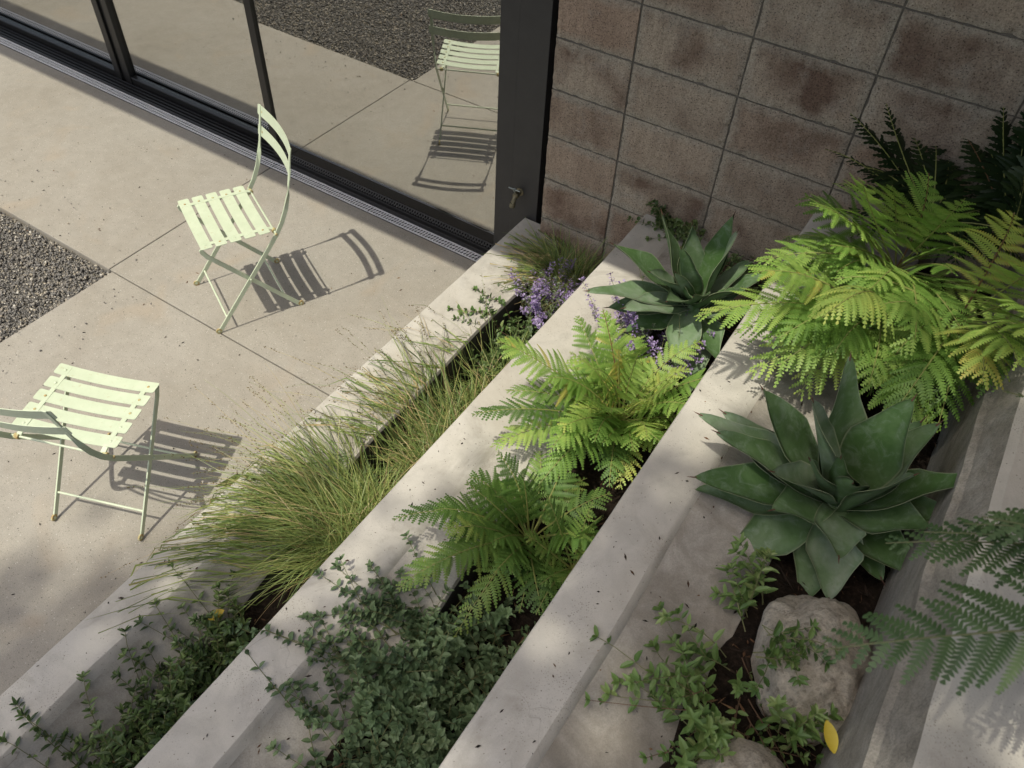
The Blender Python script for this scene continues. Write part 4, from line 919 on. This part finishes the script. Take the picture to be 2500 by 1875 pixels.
# ------------------------------------------------------------------ leafy herbs
def leafshape(mb, p, d, up, L, w, tint, curl=.15, mi=0, teeth=False):
    s = nrm(np.cross(d, up)); n = nrm(np.cross(s, d)); fold = .22 * w
    c = [p, p + d * L * .38 - n * curl * L * .06, p + d * L * .74 - n * curl * L * .3, p + d * L - n * curl * L * .7]
    l1, r1 = c[1] + s * w * .5 + n * fold, c[1] - s * w * .5 + n * fold; l2, r2 = c[2] + s * w * .36 + n * fold * .7, c[2] - s * w * .36 + n * fold * .7
    l0, r0 = p + d * L * .12 + s * w * .3 + n * fold * .6, p + d * L * .12 - s * w * .3 + n * fold * .6
    vs_ = [tuple(x) for x in (c[0], c[1], c[2], c[3], l1, r1, l2, r2, l0, r0)]
    mb.add(vs_, [(0, 1, 4, 8), (1, 2, 6, 4), (2, 3, 6), (0, 9, 5, 1), (1, 5, 7, 2), (2, 7, 3)], mi, [tint - .05, tint - .05, tint, tint + .06] + [tint + .03] * 6)
def sprig(parent, base, d0, L, droop, pairs, lsize, lw, mat, tint, floor=None, flower=0, whorl=2, tipbunch=True, smat='herb_stem'):
    """stem with paired leaves; returned as one part with its leaves as a sub-part"""
    base = np.array(base, float); d0 = nrm(np.array(d0, float)); n = 8; pts = []; hv = d0 * V3(1, 1, 0); tw = V3(random.uniform(-.3, .3), random.uniform(-.3, .3), 0)
    for i in range(n + 1):
        u = i / n; p = base + d0 * L * u - UP * droop * L * u * u + hv * .15 * droop * L * u * u + tw * L * u * u
        if floor is not None: p[2] = max(p[2], floor(p[0] + 0, p[1]) + .006)
        pts.append(p)
    st = MB(); st.tube([tuple(p) for p in pts], list(np.linspace(.0015, .0007, n + 1)), 4, 0, tint)
    so = st.build('stem', M[smat], parent)
    lf = MB(); fl = MB()
    ph = random.uniform(0, 3)
    for k in range(pairs):
        u = .15 + .85 * (k + .6) / pairs; a = u * n; i = min(n - 1, int(a)); p = pts[i] * (1 - a + i) + pts[i + 1] * (a - i); t = nrm(pts[i + 1] - pts[i])
        s = nrm(np.cross(t, UP + .01)); nn = nrm(np.cross(s, t)); sc_ = (1 - .45 * u) * random.uniform(.75, 1.15)
        if flower and u > 1 - flower:
            for q in range(9):
                g = random.uniform(0, 6.28); o = (s * math.cos(g) + nn * math.sin(g)) * random.uniform(.004, .010) + t * random.uniform(-.006, .006); c = p + o
                dd = nrm(o + t * .004); leafshape(fl, c, dd, t, random.uniform(.006, .011), random.uniform(.005, .009), random.random(), .4)
            continue
        for m_ in range(whorl):
            g = ph + k * 1.57 + m_ * 2 * math.pi / whorl + random.uniform(-.3, .3)
            o = s * math.cos(g) + nn * math.sin(g); dd = nrm(o + t * random.uniform(.15, .6) + UP * .25)
            upv = nrm(UP * 1.2 + t * .5 + np.array([random.uniform(-.3, .3) for _ in range(3)]))
            if abs(dd @ upv) > .95: upv = t
            leafshape(lf, p + o * .001, dd, upv, lsize * sc_, lsize * lw * sc_, tint + random.uniform(-.22, .22), random.uniform(-.1, .5))
    if tipbunch and not flower:
        t = nrm(pts[-1] - pts[-2]); s = nrm(np.cross(t, UP + .01)); nn = nrm(np.cross(s, t))
        for m_ in range(5):
            g = m_ * 1.26 + ph; o = s * math.cos(g) + nn * math.sin(g); leafshape(lf, pts[-1], nrm(o + t * .7), nrm(UP + t * .4), lsize * .6 * random.uniform(.7, 1.1), lsize * lw * .55, tint + random.uniform(-.1, .25), .1)
    if lf.v:
        o = lf.build('leaf', M[mat], so); o['kind'] = 'stuff'
    if fl.v:
        o = fl.build('blossom', M['blossom'], so); o['kind'] = 'stuff'
    return so
M['herb_stem'] = mat_leaf('herb_stem', [(0.0, (0.10, 0.11, 0.045)), (1.0, (0.20, 0.20, 0.09))], .05, rough=.7)
M['red_stem'] = mat_simple('dry_stem', (0.115, 0.066, 0.038), 0.8)
M['mint'] = mat_leaf('grey_mint_leaf', [(0.0, (0.055, 0.095, 0.042)), (0.4, (0.110, 0.168, 0.080)), (0.75, (0.17, 0.235, 0.12)), (1.0, (0.24, 0.30, 0.17))], .18, rough=.6, spec=.3, rnd=.3, noise_s=60)
M['herb'] = mat_leaf('green_herb_leaf', [(0.0, (0.035, 0.065, 0.022)), (0.4, (0.080, 0.13, 0.042)), (0.75, (0.14, 0.20, 0.07)), (1.0, (0.22, 0.29, 0.11))], .22, rough=.42, spec=.45, rnd=.2)
M['bright_herb'] = mat_leaf('bright_herb_leaf', [(0.0, (0.055, 0.11, 0.03)), (0.4, (0.11, 0.19, 0.052)), (0.75, (0.175, 0.265, 0.085)), (1.0, (0.26, 0.33, 0.13))], .25, rough=.45, rnd=.2)
M['catmint'] = mat_leaf('catmint_leaf', [(0.0, (0.07, 0.105, 0.06)), (0.5, (0.14, 0.185, 0.11)), (1.0, (0.22, 0.27, 0.17))], .2, rough=.7, spec=.2)
M['blossom'] = mat_leaf('purple_blossom', [(0.0, (0.20, 0.13, 0.30)), (0.5, (0.36, 0.27, 0.50)), (0.85, (0.50, 0.41, 0.63)), (1.0, (0.62, 0.56, 0.70))], .3, tcol=(1.1, .9, 1.2), rough=.6, rnd=.1, obj_amt=.2)

def floor_a(x, y):
    if x > -1.30: return .10
    if x > -1.395: return .33 - (x + 1.395) / .095 * (.19 * (1 - sm(.35, 1.35, y)) + .01)
    return .33 if x > -1.55 else 0.0
def floor_b(x, y):
    if x > -.64: return .49
    if x > -.793: return .64 - (x + .793) / .153 * (.012 + .14 * (1 - sm(.2, 1.1, y)))
    return .64 if x > -.951 else .1
def floor_c(x, y):
    if x > .04: return .86
    if x > -.171: return .95 - (x + .171) / .21 * (.02 + .07 * (1 - sm(.7, 1.5, y)))
    return .95 if x > -.324 else .5

def herb(name, label, base, spots, n, L, el, az, pairs, ls, lw, mat, floor, seed, cat='plant', group=None, droop=.3, flower=0.0, fl_share=0.0, whorl=2, tint=.5, smat='herb_stem'):
    random.seed(seed); r = empty(name, base, 0, label, cat, group); b0 = np.array(base)
    fl = (lambda x, y: floor(x + b0[0], y + b0[1]) - b0[2])
    for i in range(n):
        cx, cy, cz, rx, ry = random.choice(spots)
        a = random.uniform(0, 6.28); q = math.sqrt(random.random()); p = V3(cx + rx * q * math.cos(a), cy + ry * q * math.sin(a), cz) - b0
        aa = math.radians(random.gauss(*az)) if az else random.uniform(0, 6.28); e = math.radians(random.uniform(*el))
        isf = random.random() < fl_share
        sprig(r, p, (math.cos(aa) * math.cos(e), math.sin(aa) * math.cos(e), math.sin(e)), L * random.uniform(.6, 1.15), droop * random.uniform(.5, 1.4), pairs + random.randint(-1, 2) + (4 if isf else 0), ls, lw, mat, tint + random.uniform(-.15, .15), fl, flower if isf else 0, whorl, smat=smat)
    return r
herb('mint', 'grey green mint mass spilling over the middle wall ledge', (-.52, .50, .49), [(-.47, .66, .49, .15, .16), (-.44, .44, .47, .14, .22), (-.46, .20, .46, .14, .2), (-.60, .58, .50, .08, .16)], 250, .26, (25, 85), None, 8, .035, .62, 'mint', floor_b, 31, 'mint', droop=.35, tint=.42)
herb('mint', 'thin grey green mint stems creeping out across the middle wall', (-.70, .66, .53), [(-.68, .70, .55, .05, .12), (-.70, .48, .53, .05, .14)], 20, .24, (15, 60), (190, 30), 7, .032, .6, 'mint', floor_b, 33, 'mint', droop=.25, tint=.35)
herb('herb', 'bushy green herb nearest the yellow leaf, on the low wall ledge', (-1.20, .42, .11), [(-1.20, .42, .11, .08, .13)], 38, .25, (20, 75), (180, 60), 7, .043, .40, 'herb', floor_a, 35, 'plant', 'leafy herbs in the lowest planter', droop=.3, tint=.42)
herb('herb', 'dark leafy herb trailing over the low wall in the bottom corner', (-1.19, .08, .11), [(-1.19, .10, .11, .09, .16)], 50, .25, (20, 75), (185, 55), 7, .044, .40, 'herb', floor_a, 37, 'plant', 'leafy herbs in the lowest planter', droop=.3, tint=.38)
herb('herb', 'low green herb between the purple flowers and the small sedge', (-1.17, 2.05, .12), [(-1.20, 2.02, .14, .08, .16)], 70, .17, (30, 85), None, 5, .036, .5, 'herb', floor_a, 39, 'plant', 'leafy herbs in the lowest planter', droop=.25, tint=.45)
herb('trailing_stem', 'wiry reddish runner with small leaves lying across the low wall', (-1.20, 2.10, .14), [(-1.21, 2.10, .2, .03, .05)], 3, .40, (35, 50), (203, 6), 8, .034, .62, 'bright_herb', floor_a, 43, 'plant', droop=.75, tint=.55, smat='red_stem')
PF = 'purple flowering catmint clumps'
herb('catmint', 'purple flowering catmint against the dark gap of the low wall', (-1.19, 2.27, .13), [(-1.18, 2.27, .16, .09, .13)], 90, .29, (45, 88), None, 9, .018, .5, 'catmint', floor_a, 45, 'flower', PF, droop=.15, flower=.5, fl_share=.62, tint=.55)
herb('catmint', 'purple flowering catmint between the lime fern and the small agave', (-.63, 1.93, .50), [(-.66, 1.98, .50, .09, .10), (-.54, 1.86, .50, .07, .08)], 60, .35, (60, 88), None, 10, .018, .5, 'catmint', floor_b, 47, 'flower', PF, droop=.12, flower=.45, fl_share=.62, tint=.5)
herb('catmint', 'single purple catmint spray in front of the upright sedge tuft', (-1.13, 2.42, .13), [(-1.10, 2.42, .13, .02, .02)], 3, .26, (65, 85), (60, 20), 9, .012, .5, 'catmint', floor_a, 48, 'flower', PF, droop=.08, flower=.5, fl_share=1.0)
herb('vine', 'small leafed vine climbing where the middle wall meets the blocks', (-.84, 2.53, .60), [(-.80, 2.54, .62, .07, .03)], 20, .18, (20, 80), None, 5, .032, .75, 'herb', floor_b, 49, 'vine', 'vines at the foot of the block wall', droop=.3, tint=.55)
herb('vine', 'leafy vine in shade behind the brown rock', (-.46, 2.53, .52), [(-.45, 2.54, .52, .12, .03)], 34, .24, (30, 85), None, 6, .032, .7, 'herb', floor_b, 51, 'vine', 'vines at the foot of the block wall', droop=.3, tint=.6)
HC = 'leafy herbs around the boulders'
herb('herb', 'glossy herb hanging over the upper ledge left of the big boulder', (.04, .90, .88), [(.058, .82, .89, .018, .11)], 15, .18, (15, 50), (190, 28), 5, .046, .40, 'bright_herb', floor_c, 53, 'plant', HC, droop=.35, tint=.55)
herb('herb', 'young herb climbing between the ledge and the big agave', (.05, 1.06, .88), [(.058, 1.06, .89, .02, .08)], 9, .17, (35, 80), (160, 50), 5, .044, .38, 'bright_herb', floor_c, 55, 'plant', HC, droop=.2, tint=.6)
herb('herb', 'sparse herb trailing over the face of the big boulder', (.12, .86, .98), [(.10, .93, 1.0, .03, .05)], 8, .15, (5, 35), (-20, 45), 5, .036, .42, 'bright_herb', lambda x, y: .905 + .14 * math.sqrt(max(0, 1 - ((x - .195) / .125) ** 2 - ((y - .985) / .17) ** 2)), 57, 'plant', HC, droop=.1, tint=.5)
herb('trailing_stem', 'tangle of thin brown runners and leaves between the ledge and the boulders', (.08, .82, .88), [(.085, .80, .885, .03, .16), (.13, .78, .885, .05, .08)], 34, .20, (5, 40), (-85, 60), 4, .032, .42, 'bright_herb', lambda x, y: .885 if x > .04 else .95, 61, 'plant', HC, droop=.35, tint=.5, smat='red_stem')
herb('herb', 'bright herb rosettes in front of the bottom boulder', (.09, .70, .88), [(.075, .70, .90, .03, .07), (.21, .80, .92, .03, .03)], 15, .12, (40, 85), None, 4, .048, .40, 'bright_herb', floor_c, 59, 'plant', HC, droop=.1, tint=.65)

# ------------------------------------------------------------------ fallen leaves and dry bits
M['yellow_leaf'] = mat_leaf('yellow_leaf', [(0.0, (0.30, 0.20, 0.02)), (0.5, (0.50, 0.37, 0.035)), (1.0, (0.60, 0.48, 0.08))], .25, rough=.5, rnd=.5, noise_s=60)
def fallen(label, loc, rot, L, w):
    nu = 8; vs_ = []; tt = []
    for i in range(nu + 1):
        u = i / nu; hw = w / 2 * math.sin(math.pi * min(1, u * .97 + .02)) ** .7
        for a in (-1, 0, 1): vs_.append((a * hw, (u - .5) * L, .12 * abs(a) * hw + .05 * L * math.sin(u * 3))); tt.append(.5 + .2 * a)
    fs = [(i * 3 + k, i * 3 + k + 1, i * 3 + k + 4, i * 3 + k + 3) for i in range(nu) for k in (0, 1)]
    o = link_mesh('fallen_leaf', mesh_from('fallen_leaf', vs_, fs, M['yellow_leaf'], smooth=True, tint=tt)); o.location = loc; o.rotation_euler = rot
    return tag(o, label, 'leaf', 'yellow fallen leaves')
fallen('yellow fallen leaf caught in the sedge by the low wall ledge', (-1.291,0.497,0.240), (.5, .2, -.55), .062, .030)
fallen('yellow fallen leaf on the soil beside the bottom boulder', (0.280,0.816,1.000), (.3, -.1, .65), .060, .026)

def bits(name, label, n, area, zf, smin, smax, seed, thin=3.0):
    rng = np.random.RandomState(seed); mb = MB()
    for i in range(n):
        x = area[0] + (area[2] - area[0]) * rng.rand(); y = area[1] + (area[3] - area[1]) * rng.rand(); z = zf(x, y); s = smin + (smax - smin) * rng.rand() ** 2.5; a = rng.rand() * 6.28; e = thin * rng.rand() + 1
        d = V3(math.cos(a), math.sin(a), rng.randn() * .15) * s * e * .5; p = V3(-math.sin(a), math.cos(a), 0) * s * .5; c = V3(x, y, z + s * .3); k = rng.rand() ** 1.5
        k2 = p * .6 * rng.randn(); mb.add([tuple(q) for q in (c - d, c + p + k2, c + d + k2 * 1.5, c - p + k2, c + UP * s * .5)], [(0, 1, 4), (1, 2, 4), (2, 3, 4), (3, 0, 4), (0, 3, 2, 1)], 0, k)
    o = mb.build(name, M['debris']); return tag(o, label, 'debris', kind='stuff')
bits('debris', 'dry specks and crumbs scattered over the patio slabs', 1100, (-4.8, -.2, -1.56, 2.55), lambda x, y: (.001 if not (x < -3.15 and y < 1.5) else -.02), .0012, .0055, 1)
bits('debris', 'dark crumbs scattered on the low wall cap', 110, (-1.54, -.3, -1.40, 1.4), lambda x, y: .331, .001, .006, 2)
bits('debris', 'dark crumbs scattered on the middle wall', 130, (-.94, -.2, -.66, 1.5), lambda x, y: floor_b(x, y), .001, .006, 3)
bits('debris', 'dark crumbs scattered on the upper wall and ledge', 150, (-.31, .2, .04, 1.7), lambda x, y: floor_c(x, y), .001, .006, 4)
bits('litter', 'dry needles and bark on the soil of the lowest planter', 900, (-1.30, -.4, -.96, 2.58), lambda x, y: .125, .002, .007, 5, 9)
bits('litter', 'dry needles and bark on the soil of the middle planter', 900, (-.64, -.2, -.33, 2.58), lambda x, y: .51, .002, .007, 6, 9)
bits('litter', 'dry needles and bark on the soil of the upper planter', 1000, (.05, .2, .31, 2.58), lambda x, y: .872, .002, .008, 7, 10)

# ------------------------------------------------------------------ tree behind the camera: its crown dapples the near end of the terraces
M['tree_leaf'] = mat_leaf('tree_leaf', [(0.0, (0.05, 0.09, 0.03)), (1.0, (0.10, 0.16, 0.05))], .3)
M['bark'] = mat_simple('bark', (0.10, 0.075, 0.055), 0.9, var=.3, scale=30, bump=.5)
tree = empty('tree', (1.6, -4.2, 0), 0, 'broad leafed tree standing behind the viewpoint, its crown shading the terraces', 'tree')
b = MB(); b.tube([(0, 0, -.1), (-.1, .05, 3.0), (-.4, .2, 6.0), (-1.0, .2, 9.0)], [.22, .18, .14, .07], 10)
for q in ((-3.2, 1.0, 9.8), (-2.4, -1.2, 10.2), (-.2, 1.4, 10.0), (-4.4, -.6, 9.6), (.3, -.8, 10.4)): b.tube([(-.4, .2, 5.8), (q[0] * .55, q[1] * .55, 7.8), q], [.07, .05, .02], 7)
b.build('trunk', M['bark'], tree)
rng = np.random.RandomState(42)
lv = []; lf_ = []; lt = []
def shade_line(x, y):
    """how deep a spot of ground lies inside the shade, along the sun's rays"""
    return (0.42 + 0.68 * (x + 1.8)) - y
clumps = []
while len(clumps) < 760:
    gx, gy = rng.uniform(-2.9, 1.8), rng.uniform(-1.5, 2.6)
    d = shade_line(gx, gy)
    d += .32 * min(1, max(0, gx) / .35)
    if gx > .5 and gy < 1.55: continue
    if d < -0.05 + .12 * rng.randn() * .8: continue
    if rng.rand() > (0.45 + 0.55 * min(1, max(0, d) / .7)): continue
    zc = rng.uniform(9.0, 11.5); clumps.append((gx - .1391 * zc, gy - .425 * zc, zc))
for cx, cy, cz in clumps:
    for k in range(9):
        c = V3(cx, cy, cz) + rng.randn(3) * V3(.13, .13, .12); d = nrm(rng.randn(3)); s = nrm(np.cross(d, rng.randn(3))); L = rng.uniform(.07, .12); w = L * .45
        i = len(lv); lv += [c - d * L, c + s * w, c + d * L, c - s * w]; lf_.append((i, i + 1, i + 2, i + 3)); lt += [rng.rand()] * 4
tl = link_mesh('crown', mesh_from('crown', np.array(lv) - V3(1.6, -4.2, 0), np.array(lf_), M['tree_leaf'], tint=lt), tree); tl['kind'] = 'stuff'

# unseen leaf mass added beyond the right edge to dim the block wall
sky_blocker = empty('sky_blocker', (1.55, 1.9, 1.33), 0, 'leaf mass added out of view on the landing to block sky light', 'sky_blocker')
b = MB()
for q in ((0, 0, 0), (.25, -.4, 0), (-.1, .4, 0)): b.tube([q, (q[0] * 1.2, q[1] * 1.2, .6), (q[0] * 1.6, q[1] * 1.5, 1.4)], [.03, .025, .012], 6)
b.build('stem', M['bark'], sky_blocker)
rng = np.random.RandomState(9); lv = []; lf_ = []; lt = []
for k in range(13000):
    c = rng.randn(3); c = c / np.linalg.norm(c) * (.55 + .45 * rng.rand()) * V3(.55, 1.5, 1.25) + V3(.05, -.2, 1.1)
    d = nrm(rng.randn(3)); s_ = nrm(np.cross(d, rng.randn(3))); L = rng.uniform(.04, .08); w = L * .5; i = len(lv)
    lv += [c - d * L, c + s_ * w, c + d * L, c - s_ * w]; lf_.append((i, i + 1, i + 2, i + 3)); lt += [rng.rand()] * 4
o = link_mesh('foliage', mesh_from('foliage', np.array(lv), np.array(lf_), M['dark_fern'], tint=lt), sky_blocker); o['kind'] = 'stuff'

# a few stones kicked from the gravel onto the slabs
gv, gf, gt = gravel(46, -3.14, .2, -2.75, 1.5, .003, .007); gv[:, 2] += .034
v2, f2, t2 = gravel(40, -4.9, 1.51, -3.1, 1.85, .003, .007); v2[:, 2] += .034
o = link_mesh('debris', mesh_from('debris', np.concatenate([gv, v2]), np.concatenate([gf, f2 + len(gv)]), M['gravel'], tint=np.concatenate([gt, t2]))); tag(o, 'stray gravel stones lying on the slabs near the gravel bed', 'debris', kind='stuff')
